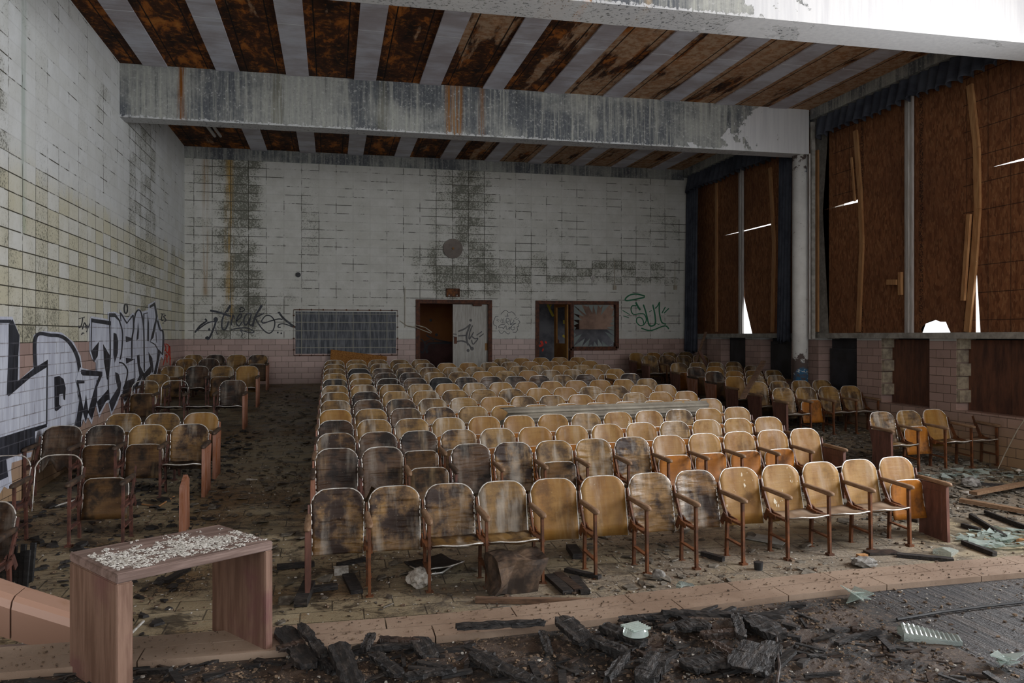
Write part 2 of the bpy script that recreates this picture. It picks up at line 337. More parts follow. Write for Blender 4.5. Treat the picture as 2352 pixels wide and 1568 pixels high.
def m_osb():
    g = G('strand_board', .8, .2); X, Y, Z = g.xyz(g.pos)
    v = g.n('ShaderNodeTexVoronoi'); g.set(v.inputs['Vector'], g.add(g.sc(g.pos, (22,22,8)), g.sc(g.n('ShaderNodeTexNoise').outputs['Color'], (0,0,0)))); v.inputs['Scale'].default_value = 1
    v2 = g.n('ShaderNodeTexVoronoi'); g.set(v2.inputs['Vector'], g.sc(g.pos, (40,40,13))); v2.inputs['Scale'].default_value = 1.3
    r1 = g.xyz(v.outputs['Color'])[0]; r2 = g.xyz(v2.outputs['Color'])[1]; big = g.noise(g.pos, (1,.7,.8), .9, 4, .6)
    n_ = g.noise(g.pos, (8,8,2.6), 3.5, 5, .7, dist=.8)
    c = g.mix(r1, (.13,.048,.02), (.24,.10,.042)); c = g.mix(g.m2('MULTIPLY', g.mr(r2, .6, 1), .55), c, (.33,.17,.08))
    c = g.mix(g.m2('MULTIPLY', g.mr(n_, .42, .28), .6), c, (.05,.02,.01)); c = g.mix(g.m2('MULTIPLY', g.mr(big, .4, .7), .45), c, (.085,.034,.018))
    # printed nailing lines and ink bands on the boards
    g1 = g.m2('PINGPONG', g.m2('SUBTRACT', Y, 9.7), .205); g2 = g.m2('PINGPONG', g.m2('SUBTRACT', Z, 2.3), .205)
    ln = g.m2('MAXIMUM', g.mr(g1, .008, .004), g.mr(g2, .008, .004)); on = g.m2('MAXIMUM', g.mr(Y, 10.60, 10.58, sm=False), g.m2('MULTIPLY', g.m2('MULTIPLY', g.mr(Y, 12.95, 12.96, sm=False), g.mr(Y, 13.9, 13.89, sm=False)), g.mr(Z, 4.5, 4.52, sm=False)))
    c = g.mix(g.m2('MULTIPLY', g.m2('MULTIPLY', ln, on), .8), c, (.02,.012,.01))
    tx = g.noise(g.pos, (1,60,45), 1, 1, .5); bnd = g.m2('MAXIMUM', g.bx(Y, Z, 11.45, 11.55, 0, 9, .02), g.bx(Y, Z, 12.98, 13.06, 0, 9, .02))
    c = g.mix(g.m2('MULTIPLY', g.m2('MULTIPLY', bnd, g.mr(tx, .48, .55)), .8), c, (.02,.012,.01))
    g.col(c); g.bump(r1, .35, .004); return g.m
M_osb = m_osb()
def m_floor():
    g = G('filthy_floor_tiles', .6, .35); X, Y, Z = g.xyz(g.pos)
    b = g.n('ShaderNodeTexBrick'); b.offset = .5; g.set(b.inputs['Vector'], g.pos); b.inputs['Scale'].default_value = 1; b.inputs['Brick Width'].default_value = .46; b.inputs['Row Height'].default_value = .23
    b.inputs['Mortar Size'].default_value = .006; b.inputs['Color1'].default_value = (0,0,0,1); b.inputs['Color2'].default_value = (1,1,1,1)
    big = g.noise(g.pos, (1,1,1), .7, 6, .65); mid = g.noise(g.pos, (1,1,1), 3.2, 7, .7, dist=.5); fine = g.noise(g.pos, (1,1,1), 45, 4, .8)
    c = g.mix(b.outputs['Color'], (.24,.19,.115), (.31,.255,.165)); c = g.mix(g.mr(big, .45, .62, 0, .85), c, (.17,.10,.042))
    vo = g.n('ShaderNodeTexVoronoi'); vo.feature = 'DISTANCE_TO_EDGE'; g.set(vo.inputs['Vector'], g.add(g.pos, g.sc(g.comb(mid, big, 0.0), (1.2,1.2,0)))); vo.inputs['Scale'].default_value = 7.5
    c = g.mix(g.m2('MULTIPLY', g.mr(vo.outputs['Distance'], .06, .02), g.mr(big, .4, .55)), c, (.02,.014,.01))
    c = g.mix(g.m2('MULTIPLY', g.mr(mid, .50, .62), .85), c, (.028,.02,.013)); c = g.mix(g.m2('MULTIPLY', g.mr(mid, .40, .33), .4), c, (.17,.085,.025))
    dust = g.m2('MULTIPLY', g.m2('MAXIMUM', g.mr(X, 3.0, 7.5), g.bx(X, Y, .6, 10, 4, 7.6, .8)), g.mr(big, .35, .62))
    c = g.mix(g.m2('MULTIPLY', dust, .75), c, g.mix(g.mr(fine, .4, .6), (.17,.145,.115), (.30,.265,.215)))
    c = g.mix(g.m2('MULTIPLY', b.outputs['Fac'], .7), c, (.015,.012,.01)); c = g.mix(g.mr(fine, .66, .76, 0, .75), c, (.42,.36,.27)); c = g.mix(g.mr(fine, .38, .28, 0, .8), c, (.02,.014,.01))
    g.col(c); g.bump(g.m2('ADD', g.m2('MULTIPLY', fine, .6), mid), .6, .02); g.rough(g.mr(mid, .35, .6, .65, .35)); return g.m
def m_stage():
    g = G('stage_strip_floor', .5, .5); X, Y, Z = g.xyz(g.pos)
    b = g.n('ShaderNodeTexBrick'); b.offset = .37; g.set(b.inputs['Vector'], g.comb(Y, X)); b.inputs['Scale'].default_value = 1; b.inputs['Brick Width'].default_value = 1.3; b.inputs['Row Height'].default_value = .075
    b.inputs['Mortar Size'].default_value = .008; b.inputs['Color1'].default_value = (0,0,0,1); b.inputs['Color2'].default_value = (1,1,1,1)
    big = g.noise(g.pos, (1,1,1), 1.3, 6, .65); fine = g.noise(g.pos, (1,1,1), 50, 4, .8); gr = g.noise(g.pos, (30,2,1), 1.5, 4, .7)
    c = g.mix(b.outputs['Color'], (.010,.009,.010), (.052,.040,.033)); c = g.mix(g.mr(big, .45, .62), c, (.022,.02,.022))
    c = g.mix(g.m2('MULTIPLY', g.mr(gr, .5, .65), .45), c, (.095,.075,.062)); c = g.mix(g.m2('MULTIPLY', b.outputs['Fac'], .95), c, (.006,.005,.005))
    burnt = g.mr(g.m2('ADD', X, g.m2('MULTIPLY', big, 1.5)), 2.7, 1.9)
    c = g.mix(burnt, c, g.mix(g.mr(fine, .4, .62), (.018,.013,.010), (.06,.042,.030)))
    c = g.mix(g.mr(fine, .62, .72, 0, .8), c, (.26,.21,.155)); g.col(c)
    g.bump(g.m2('SUBTRACT', g.m2('ADD', g.m2('MULTIPLY', fine, .8), g.m2('MULTIPLY', gr, 1.2)), b.outputs['Fac']), .8, .014); g.rough(g.mr(big, .4, .6, .38, .75)); return g.m
def m_kerb():
    g = G('glazed_kerb_tile', .5, .4); big = g.noise(g.pos, (1,1,1), 1.6, 6, .7); fine = g.noise(g.pos, (1,1,1), 36, 4, .75)
    c = g.mix(g.mr(big, .35, .65), (.31,.225,.165), (.22,.15,.105)); c = g.mix(g.mr(fine, .38, .28, 0, .85), c, (.05,.03,.02)); c = g.mix(g.mr(fine, .66, .76, 0, .6), c, (.5,.42,.34))
    g.col(c); g.bump(fine, .2, .01); return g.m

# ---------------------------------------------------------------- shell
M_back = m_block('glazed_blocks_rear', 0,
    [(-3.3,-1.6,2,6.4,.35), (-2.6,-1.7,2,6.4,.75), (2.4,4.0,3.0,6.4,.55), (3.0,3.6,4.2,6.4,.45), (5.2,9.0,3.45,4.05,.75), (1.9,5.2,3.2,4.2,.5), (4.8,6.6,2.6,3.6,.2), (-.2,1.4,2.9,3.3,.15)],
    [(-2.95,-2.85,3,6.3,.7,(.28,.15,.04)), (-2.45,-2.3,2.4,6.3,.8,(.38,.22,.03))], 0, -3.156)
M_left = m_block('glazed_blocks_side', 1, [(6,12,1.9,4.1,.18), (14.7,16.9,2,6.4,.5), (7,9.5,3.6,5.0,.35), (10,14,2,3.6,.15)], [(9.9,10.05,3.2,6.0,.35,(.08,.2,.12))], 1, 9.54)
M_pink = m_block('glazed_blocks_low', 1, [], [], 0, 9.0)
M_toothed = simple('broken_block_edge', (.42,.36,.26), (.22,.18,.14), 9, .9, .2, 0, .4, obj_=False)
# rear wall, with the two doorways and the glazed opening cut out
dx0, dz1 = bw(957, 692); dx1, _ = bw(1128, 692)
ex0, ez1 = bw(1231, 694); ex1, _ = bw(1313, 694); wx1, _ = bw(1419, 694); _, wz0 = bw(1400, 800)
T = .2
b = BM(); z0 = fz(YB)-.05
for (a0, a1, c0, c1) in ((XL-.2, dx0, z0, ZC), (dx0, dx1, dz1, ZC), (dx1, ex0, z0, ZC), (ex0, wx1, ez1, ZC), (ex1, wx1, z0, wz0), (wx1, 9.7, z0, ZC)):
    box(b, a0, a1, YB, YB+T, c0, c1)
struct('wall_back', b, M_back)
b = BM(); box(b, XL-.2, XL, -1.5, YB+.2, -.1, ZC); struct('wall_left', b, M_left)
# auditorium floor: flat at the front, rising to the rear
b = BM(); nx, ny = 30, 60; V = []
for j in range(ny+1):
    y = 3.0+(YB+3-3.0)*j/ny; row = []
    for i in range(nx+1):
        x = XL-.2+(9.7-XL+.2)*i/nx; row.append(b.verts.new((x, y, fz(min(y, YB)))))
    V.append(row)
for j in range(ny):
    for i in range(nx): b.faces.new((V[j][i], V[j][i+1], V[j+1][i+1], V[j+1][i]))
fo = struct('floor', b, m_floor()); 
# ceiling deck
b = BM(); box(b, XL-.2, 9.9, -1.5, YB+.2, ZC, ZC+.15); struct('ceiling', b, m_rust())
M_strip = m_strip()
def strip(name, x0, x1, y0, y1, label):
    bb = BM(); box(bb, x0, x1, y0, y1, ZC-.025, ZC-.002); o = obj(name, bb, M_strip)
    return tag(o, label, 'ceiling panel', 'pale ribbed panels between the rusted deck')
ordn = ['first','second','third','fourth','fifth','sixth','seventh','eighth','ninth','tenth','eleventh','twelfth','thirteenth','fourteenth','fifteenth']
for k in range(11):
    x = -3.0+1.122*k
    strip('ceiling_panel', x, x+.37, 8.76, 14.12, 'pale ribbed ceiling strip over the middle bay, %s from the graffiti wall' % ordn[k])
    if k == 0: y0, y1 = 14.5, 16.0
    elif k == 2: y0, y1 = 16.3, YB
    else: y0, y1 = 14.5, YB
    strip('ceiling_panel', x, x+.37, y0, y1-.02, 'pale ribbed ceiling strip over the rear bay, %s from the graffiti wall' % ordn[k])
# hole in the deck with a hanging pipe
b = BM(); tube(b, [(-2.62,16.0,ZC-.03),(-2.50,18.6,ZC-.06)], .035, 8); tube(b, [(-2.50,16.0,ZC-.03),(-2.38,18.6,ZC-.06)], .03, 8)
tag(obj('ceiling_pipe', b, M_white_metal), 'pair of pale pipes showing where a strip of the rear ceiling is missing', 'pipe')
b = BM(); box(b, XL-.02, 9.1, 14.15, 14.5, ZB, ZC+.02); struct('trim_1', b, m_concrete('beam_concrete_rear', 7.2, [(-2.47,-2.36,1,(.20,.07,.01)), (1.95,2.25,.9,(.27,.115,.025)), (2.55,2.65,.6,(.25,.11,.03)), (-1.0,-.8,.5,(.10,.09,.05)), (.75,.95,.5,(.10,.09,.05))], .62)).name = 'beam'
b = BM(); box(b, XL-.02, 9.6, 8.2, 8.75, ZB, ZC+.02); struct('trim_2', b, m_concrete('beam_concrete_near', 4.5, [(2.2,2.5,.5,(.36,.22,.10)), (2.62,2.68,1,(.55,.22,.02)), (3.3,3.38,.7,(.4,.3,.18))], .62)).name = 'beam'
# concrete band under the ceiling along the rear and window sides
M_band = m_concrete('edge_band_concrete', 40, [], .5)
b = BM(); box(b, XL, 9.15, YB-.03, YB-.001, ZC-.27, ZC); struct('trim_3', b, M_band)
b = BM(); box(b, 9.12, 9.75, 8.76, 14.14, ZC-.2, ZC); box(b, 9.12, 9.75, 14.51, YB, ZC-.2, ZC); struct('trim_4', b, M_band)
b = BM(); box(b, 9.62, 9.8, 8.76, YB, ZC-.6, ZC-.2); struct('trim_5', b, M_stone)
# round column under the rear beam
b = BM(); tube(b, [(9.02,14.33,fz(14.3)-.05),(9.02,14.33,3.0),(9.02,14.33,ZB)], .15, 28)
g = G('column_paint', .6, .3); X, Y, Z = g.xyz(g.pos); nz = g.noise(g.pos, (1,1,1), 6, 8, .7); n2 = g.noise(g.pos, (1,1,1), 3, 5, .6); sp = g.noise(g.pos, (1,1,1), 30, 3, .6)
c = g.mix(g.mr(n2, .3, .7), (.70,.69,.66), (.58,.57,.54)); lowm = g.m2('ADD', g.mr(Z, 1.95, 1.45, 0, .26), g.mr(Z, 5.1, 5.4, 0, .14))
c = g.mix(g.mr(g.m2('ADD', nz, lowm), .66, .675), c, g.mix(g.mr(n2, .42, .5), (.04,.16,.30), (.12,.09,.08))); c = g.mix(g.mr(sp, .70, .73), c, (.05,.04,.035)); g.col(c); g.bump(nz, .2, .01)
o = struct('column', b, g.m, True)
# steel strip and pipe beside the column
b = BM(); box(b, 9.12, 9.19, 14.08, 14.14, 2.0, ZC-.25); struct('trim_6', b, M_stone)
b = BM(); tube(b, [(9.08,14.10,2.0),(9.08,14.10,ZB)], .018, 8); tag(obj('wall_pipe', b, M_white_metal), 'thin pale conduit running up beside the painted round column', 'pipe')

# ---------------------------------------------------------------- window side
XW = 9.45
def yu(u, X=XW): return sw(u, 771, X)[0]
# low wall with service recesses

def pier(y0, y1, z1=2.02):
    bb = BM(); box(bb, XR, XR+.3, y0, y1, fz(y0)-.1, z1); struct('wall_right', bb, M_pink)
low = pier
ops = [(yu(2352+60,XR), yu(2196,XR)), (yu(2135,XR), yu(2024,XR)), (yu(1968,XR), yu(1880,XR)), (yu(1818,XR), yu(1747,XR)), (yu(1712,XR), yu(1656,XR)), (yu(1624,XR), yu(1600,XR))]
edges = [-1.5]+[e for o_ in ops for e in o_]+[YB]
for i in range(0, len(edges), 2): pier(edges[i], edges[i+1])
lows = [.93, .91, 1.0, 1.12, 1.2, 1.25]
for (y0, y1), zl in zip(ops, lows): low(y0, y1, zl)
for i in (0, 1):
    y1 = ops[i][1]; b = BM()
    for k in range(5):
        zz = 1.05+k*.203; d = .03 if k % 2 else .075
        box(b, XR+.005, XR+.29, y1-d, y1, zz, zz+.185)
    struct('wall_right', b, M_toothed)
b = BM(); box(b, XR+.3, XR+.34, -1.5, YB, 0, 2.02); struct('trim_7', b, M_dark_metal)
names = ['brown sheet metal back of the recess nearest the stage, split by a seam', 'rust-streaked brown metal sheet in the second recess under the windows']
for i in (0, 1):
    y0, y1 = ops[i]; b = BM(); m_ = (y0+y1)/2
    box(b, XR+.20, XR+.215, y0+.02, m_-.005, lows[i], 2.0); box(b, XR+.20, XR+.215, m_+.005, y1-.03, lows[i], 2.0)
    tag(obj('metal_sheet', b, M_brown_metal), names[i], 'metal sheet')
cn = ['dark metal cabinet in the recess just in front of the round column', 'dark metal cabinet in the recess just behind the round column', 'dark cabinet in the recess two piers behind the column']
for i, (y0, y1) in enumerate(ops[2:5]):
    r = thing('heater_cabinet', cn[i], 'cabinet', (XR+.2, (y0+y1)/2, lows[i+2]), 0, 'heater cabinets below the windows'); w2 = (y1-y0)/2-.08
    b = BM(); box(b, -.0, .08, -w2, w2, 0, .82); obj('body', b, M_dark_metal, r)
    b = BM(); box(b, -.03, 0, -w2*.8, w2*.8, .12, .76); obj('grille', b, M_dark_metal, r)
# sill
b = BM(); box(b, XR-.10, XR+.32, 9.0-10, 14.0, 2.02, 2.115); box(b, XR-.08, XR+.32, 14.6, YB, 2.02, 2.115); struct('windowsill', b, M_stone)
# wall above and between, near the stage: open window light enters at y 2.4 .. 7.7
b = BM(); box(b, 9.5, 9.7, -1.5, 2.3, 2.1, ZC); box(b, 9.5, 9.7, 6.3, 8.9, 2.1, ZC); box(b, 9.5, 9.7, 2.3, 6.3, 5.9, ZC); box(b, 9.5, 9.7, 13.9, 14.7, 2.0, ZC); struct('wall_right_upper', b, M_stone)
b = BM()
for y in (2.32, 4.3, 6.28): box(b, 9.52, 9.6, y-.03, y+.03, 2.1, 5.9)
for z in (2.13, 4.0, 5.87): box(b, 9.53, 9.59, 2.3, 6.3, z-.03, z+.03)
struct('window_1', b, M_white_metal)
# boards
ZSM = 4.54
def board(poly, label, dx=0.0):
    bb = BM(); prism(bb, poly, lambda y, z: (XW+dx, y, z), lambda y, z: (XW+dx+.014, y, z))
    bmesh.ops.triangulate(bb, faces=[f for f in bb.faces if len(f.verts) > 4])
    return tag(obj('strand_board', bb, M_osb), label, 'board', 'strand boards over the windows')
yA, yB_, yC, yD, yE = 14.02, yu(1975), yu(2088), yu(2240), 8.9
Z0 = 2.10
h0, h1 = yu(2187), yu(2112)
hole = [(yC, Z0), (h1, Z0)]
hm = (h0+h1)/2
for k in range(9):
    a = math.pi*k/8; hole.append((hm+(h1-hm)*math.cos(a)*random.uniform(.8,1), Z0+.24*math.sin(a)**.8*random.uniform(.8,1.05)))
hole += [(h0, Z0), (yD, Z0), (yD, ZSM), (yC, ZSM-.003)]
board(hole, 'lower strand board with a bright gnawed hole at the sill')
board([(yC, ZSM), (yD, ZSM), (yD, ZC-.2), (yC, ZC-.2)], 'upper strand board above the one with the gnawed hole')
board([(yA, Z0), (yA, ZSM), (yu(1890), ZSM), (yB_, ZSM-.02), (yB_, Z0)], 'lower strand board nearest the round column, below its bright slit', .0)
board([(yA, ZSM), (yu(1890), ZSM), (yB_, ZSM+.035), (yB_, ZC-.2), (yA, ZC-.2)], 'upper strand board nearest the round column, marked with a chalk grid')
board([(yB_, Z0), (yB_, ZSM), (yC, ZSM), (yC, Z0)], 'lower strand board between leaning stud and white mullion')
board([(yB_, ZSM), (yC, ZSM), (yC, ZC-.2), (yB_, ZC-.2)], 'upper strand board between leaning stud and white mullion')
board([(yD-.10, Z0), (yD-.03, 3.0), (yD, ZSM), (yu(2280), ZSM-.003), (yE, ZSM-.045), (yE, Z0)], 'lower strand board nearest the stage with a dark grid of lines')
board([(yD, ZSM), (yu(2280), ZSM), (yE, ZSM+.025), (yE, ZC-.2), (yD, ZC-.2)], 'upper strand board nearest the stage, above the tapering slit of light')
fA, fB, fC, fD, fE = 14.55, yu(1774), yu(1702), yu(1646), YB-.02
board([(fA, Z0), (fA, ZSM), (fB, ZSM), (fB, Z0)], 'narrow lower strand board behind the column curtain')
board([(fA, ZSM), (fA, ZC-.2), (fB, ZC-.2), (fB, ZSM)], 'narrow upper strand board behind the column curtain')
board([(fB, Z0), (fB, ZSM-.03), (fC, ZSM-.02), (yu(1709), 2.95), (yu(1728), Z0)], 'lower rear strand board beside the bright wedge of daylight')
board([(fB, ZSM), (fB, ZC-.2), (fC, ZC-.2), (fC, ZSM)], 'upper rear strand board above the yellow slit of light')
board([(fC, Z0), (fC, ZSM-.02), (yu(1658), ZSM), (fD, ZSM), (fD, Z0)], 'lower rear strand board behind the far mullion')
board([(fC, ZSM), (fC, ZC-.2), (fD, ZC-.2), (fD, ZSM)], 'upper rear strand board behind the far mullion')
board([(fD, Z0), (fD, ZSM), (fE, ZSM), (fE, Z0)], 'lower strand board in the rear corner')
board([(fD, ZSM), (fD, ZC-.2), (fE, ZC-.2), (fE, ZSM)], 'upper strand board in the rear corner')
def stud(pts, wd, label, mat=None, t=.04, x=XW-.022, name='wood_stud'):
    bb = BM()
    for p, q in zip(pts[:-1], pts[1:]): bar(bb, (x, p[0], p[1]), (x, q[0], q[1]), wd, t, (0,1,0))
    return tag(obj(name, bb, mat or M_lumber), label, 'stud', 'studs nailed over the boards' if name == 'wood_stud' else None)
def S(u, v, X=XW-.02): return sw(u, v, X)
stud([S(1877,345), S(1877,762)], .09, 'upright orange stud at the edge of the boards nearest the column')
stud([S(1965,300), S(1976,440), S(1980,560), S(1972,762)], .10, 'bowed stud beside the bright slit near the column')
stud([S(2228,195), S(2244,340), S(2246,480), S(2238,600), S(2222,762)], .11, 'long bowed stud nearest the stage')
stud([S(2232,492), S(2218,690)], .07, 'short leaning stud lapped onto the long bowed one', None, .04, XW-.065)
stud([S(1959,362), S(1967,462)], .04, 'thin short batten hanging above the slit near the column', None, .03, XW-.05)
stud([S(1646,385), S(1646,762)], .09, 'upright stud nearest the rear corner curtain')
stud([S(1769,385), S(1778,560), S(1774,762)], .10, 'stud of the rear bay nearest the column curtain')
stud([S(2078,625), S(2078,677)], .07, 'small upright block nailed to the white mullion', None, .05, XW-.10)
stud([S(2050,648), S(2072,648)], .09, 'small cross block sticking out from the white mullion', None, .05, XW-.12)
for i, (u, lab) in enumerate(((2088, 'near'), (1702, 'far'))):
    y = yu(u, XW-.05); b = BM(); box(b, XW-.07, XW-.02, y-.085, y+.085, 2.11, ZC-.25); box(b, XW-.09, XW-.07, y-.03, y+.03, 2.11, ZC-.25)
    struct('window_mullion', b, M_white_metal)
# curtains and valances: pleated cloth with real folds
def pleats(name, y0, y1, z0, z1, x, n, amp, label, cat, skew=None, ph=0):
    bb = BM(); cols = n*10; R = 10; vv = []
    for i in range(cols+1):
        t = i/cols; y = y0+(y1-y0)*t; a = amp*math.sin(t*n*2*math.pi+ph)+amp*.3*math.sin(t*n*5.1+1)
        colv = []
        for j in range(R+1):
            s = j/R; zz = z1+(z0-z1)*s; yy = y
            if skew: yy = y+(skew(s)*(1-t) if True else 0)
            dz = (.03*math.sin(t*n*2*math.pi+1.3)+.02*math.sin(t*17)) if j == R else 0
            colv.append(bb.verts.new((x-a*(.35+.65*s)-.05*s, yy, zz+dz)))
        vv.append(colv)
    for i in range(cols):
        for j in range(R): bb.faces.new((vv[i][j], vv[i+1][j], vv[i+1][j+1], vv[i][j+1]))
    me = mesh(name, bb, True); o = obj(name, me, M_navy)
    sm = o.modifiers.new('thick', 'SOLIDIFY'); sm.thickness = .012
    return tag(o, label, cat)
pleats('curtain_valance', 9.1, 14.05, 5.9, 6.36, 9.22, 22, .075, 'long navy pleated valance above the near boarded windows', 'valance')
pleats('curtain_valance', 14.55, YB-.1, 5.86, 6.32, 9.22, 24, .075, 'navy pleated valance above the rear boarded windows', 'valance')
pleats('curtain', yu(1820,9.2), yu(1790,9.2), 1.95, 5.9, 9.2, 4, .05, 'narrow navy curtain hanging just behind the round column', 'curtain', None)
pleats('curtain', yu(1604,9.2), YB-.08, 1.65, 5.9, 9.2, 5, .06, 'navy curtain hanging in the rear corner by the green tag', 'curtain', None)

# ---------------------------------------------------------------- rear wall fittings
def frame(name, x0, x1, z0, z1, w_, d, y, mat, bottom=True, mid=None):
    bb = BM(); box(bb, x0-w_/2, x0+w_/2, y-d, y+.12, z0, z1+w_/2); box(bb, x1-w_/2, x1+w_/2, y-d, y+.12, z0, z1+w_/2); box(bb, x0+w_/2, x1-w_/2, y-d, y+.12, z1-w_/2, z1+w_/2)
    if bottom: box(bb, x0+w_/2, x1-w_/2, y-d, y+.12, z0-w_/2, z0+w_/2)
    if mid: box(bb, mid-w_/2, mid+w_/2, y-d, y+.12, z0, z1-w_/2)
    return bb
zf = fz(YB)
b = frame('f', dx0+.03, dx1-.03, zf, dz1, .10, .04, YB, M_rustf, False); struct('door_1', b, M_rustf).name = 'door_frame'
r = thing('door_leaf', 'pale door leaf sprayed with a grey tag, closed in the wide rear doorway', 'door', (bw(1041,700)[0], YB+.06, zf)); dw = bw(1121,700)[0]-bw(1041,700)[0]
b = BM(); box(b, 0, dw, 0, .045, .01, dz1-zf-.06); obj('panel', b, M_door, r)
b = BM(); box(b, .03, .10, -.02, -.002, .95, 1.12); obj('lock_plate', b, M_rustf, r)
b = BM(); bar(b, (.15,-.05,2.02), (.62,-.04,2.06), .02, .02, (0,1,0)); box(b, .5, .72, -.09, -.002, 1.90, 1.97); obj('door_closer', b, M_rustf, r)
b = BM(); box(b, dw-.07, dw-.005, -.012, -.002, .78, .96); obj('hinge', b, M_ochre, r)
# hall behind the missing leaf
b = BM(); x0, x1 = dx0-1.6, dx1+.6; Yh = YB+3.0
box(b, x0, x1, Yh, Yh+.1, 1.9, 4); struct('wall_hall_back', b, M_orange)
b = BM(); box(b, x0, x1, Yh-.01, Yh+.1, zf, 1.9); struct('wall_hall_back_lower', b, M_maroon)
b = BM(); box(b, x0-.1, x0, YB+T, Yh, zf, 4); box(b, x1, x1+.1, YB+T, Yh, zf, 4); struct('wall_hall_side', b, M_maroon)
b = BM(); box(b, x0, x1, YB+T, Yh, 3.6, 3.7); struct('ceiling_hall', b, M_stone)
# room behind the broken glazing
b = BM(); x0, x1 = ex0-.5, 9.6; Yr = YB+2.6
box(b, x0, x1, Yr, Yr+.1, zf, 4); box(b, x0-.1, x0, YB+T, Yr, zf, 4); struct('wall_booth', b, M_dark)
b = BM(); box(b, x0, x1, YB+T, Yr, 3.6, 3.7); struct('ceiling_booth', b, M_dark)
b = BM(); box(b, 6.9, 8.1, Yr-.5, Yr-.02, 2.25, 3.4); tag(obj('wall_cupboard', b, M_cup), 'brown cupboard seen through the broken rear window', 'cupboard')
b = frame('f', ex0+.03, wx1-.03, wz0, ez1, .09, .05, YB, M_rustf, False, ex1)
box(b, ex1, wx1-.03, YB-.05, YB+.12, wz0-.05, wz0+.05); box(b, ex0-.015, ex0+.075, YB-.05, YB+.12, zf, wz0); box(b, ex1-.045, ex1+.045, YB-.05, YB+.12, zf, wz0-.05)
struct('window_2', b, M_rustf)
r = thing('booth_door', 'ochre half-glazed door standing ajar beside the broken rear window', 'door', (ex1-.07, YB+.07, zf), math.radians(99))
b = BM(); box(b, 0, .78, 0, .045, .01, .95); box(b, 0, .78, 0, .045, 1.9, 2.0); box(b, 0, .12, 0, .045, .95, 1.9); box(b, .66, .78, 0, .045, .95, 1.9); obj('panel', b, M_ochre, r)
b = BM(); box(b, .68, .74, -.05, -.005, .95, 1.05); obj('handle', b, M_rustf, r)
# broken pane: shards left round the edge
r = thing('shattered_glazing', 'jagged remains of glass round the rear window opening', 'glass', (0, YB+.05, 0))
gx0, gx1, gz0, gz1 = ex1+.05, wx1-.08, wz0+.05, ez1-.05; cx, cz = (gx0+gx1)/2+.05, (gz0+gz1)/2
def rim_pt(a):
    c_, s_ = math.cos(a), math.sin(a); k = min((gx1-cx if c_ > 0 else cx-gx0)/max(abs(c_), 1e-6), (gz1-cz if s_ > 0 else cz-gz0)/max(abs(s_), 1e-6)); return cx+k*c_, cz+k*s_
for k in range(26):
    a0 = 2*math.pi*k/26; a1 = 2*math.pi*(k+1)/26; am = (a0+a1)/2+random.uniform(-.1,.1); p, q = rim_pt(a0), rim_pt(a1); m_ = rim_pt(am); f_ = random.choice((.9,.85,.6,.75,.5))
    b = BM(); prism(b, [p, q, (cx+(m_[0]-cx)*f_, cz+(m_[1]-cz)*f_)], lambda x, z: (x, 0, z), lambda x, z: (x, .005, z)); obj('shard', b, M_pane, r)
# grey painted block panel in its wire frame
px0, pz1 = bw(675, 711); px1, pz0 = bw(913, 815)
g = G('charcoal_blocks', .6, .3); X, Y, Z = g.xyz(g.pos); bt = g.n('ShaderNodeTexBrick'); bt.offset = 0; g.set(bt.inputs['Vector'], g.comb(g.m2('SUBTRACT', X, -3.156), g.m2('SUBTRACT', Z, 1.983)))
bt.inputs['Scale'].default_value = 1; bt.inputs['Brick Width'].default_value = .406; bt.inputs['Row Height'].default_value = .203; bt.inputs['Mortar Size'].default_value = .008
st = g.noise(g.pos, (14,1,1.5), 1.2, 5, .65); c = g.mix(g.mr(st, .4, .65), (.05,.055,.065), (.15,.155,.17)); c = g.mix(bt.outputs['Fac'], c, (.27,.26,.21)); g.col(c)
r = thing('framed_panel', 'charcoal painted rectangle of blocks inside a thin wire frame on the rear wall', 'panel', (0, YB, 0))
b = BM(); box(b, px0+.04, px1-.04, -.012, -.003, pz0+.04, pz1-.04); obj('face', b, g.m, r)
b = BM(); tube(b, [(px0,-.02,pz0),(px1,-.02,pz0),(px1,-.02,pz1),(px0,-.02,pz1)], .012, 6, closed=True)
for k in range(9):
    for zz in (pz0, pz1): box(b, px0+(px1-px0)*(k+.5)/9-.015, px0+(px1-px0)*(k+.5)/9+.015, -.03, 0, zz-.02, zz+.02)
for k in range(4):
    for xx in (px0, px1): box(b, xx-.02, xx+.02, -.03, 0, pz0+(pz1-pz0)*(k+.5)/4-.015, pz0+(pz1-pz0)*(k+.5)/4+.015)
obj('wire_frame', b, M_rustf, r)
# round speaker, exit box, small fittings
cx, cz = bw(1040, 571); r = thing('wall_speaker', 'round brown loudspeaker cover high on the rear wall', 'speaker', (cx, YB, cz))
b = BM(); tube(b, [(0,0,0),(0,-.05,0)], .245, 32); obj('cover', b, simple('speaker_cover', (.20,.165,.14), (.13,.105,.09), 3, .6), r)
b = BM(); tube(b, [(0,-.05,0),(0,-.075,0)], .03, 12); obj('screw_cap', b, M_ochre, r)
cx, cz = bw(1040, 672); r = thing('exit_box', 'empty rusty sign box above the wide rear doorway', 'sign box', (cx, YB, cz))
b = BM(); w_, h_ = .17, .105
for q in ((-w_,w_,h_-.015,h_),(-w_,w_,-h_,-h_+.015),(-w_,-w_+.015,-h_,h_),(w_-.015,w_,-h_,h_)): box(b, q[0], q[1], -.05, 0, q[2], q[3])
obj('casing', b, M_rustf, r); b = BM(); box(b, -w_+.01, w_-.01, -.015, -.004, -h_+.01, h_-.01); obj('back_plate', b, simple('rust_orange_plate', (.20,.07,.015), (.05,.02,.012), 12), r)
b = BM()
for s_ in (-1, 1): tube(b, [(s_*.1,-.04,-h_+.015),(s_*.1,-.04,-h_+.05)], .018, 10)
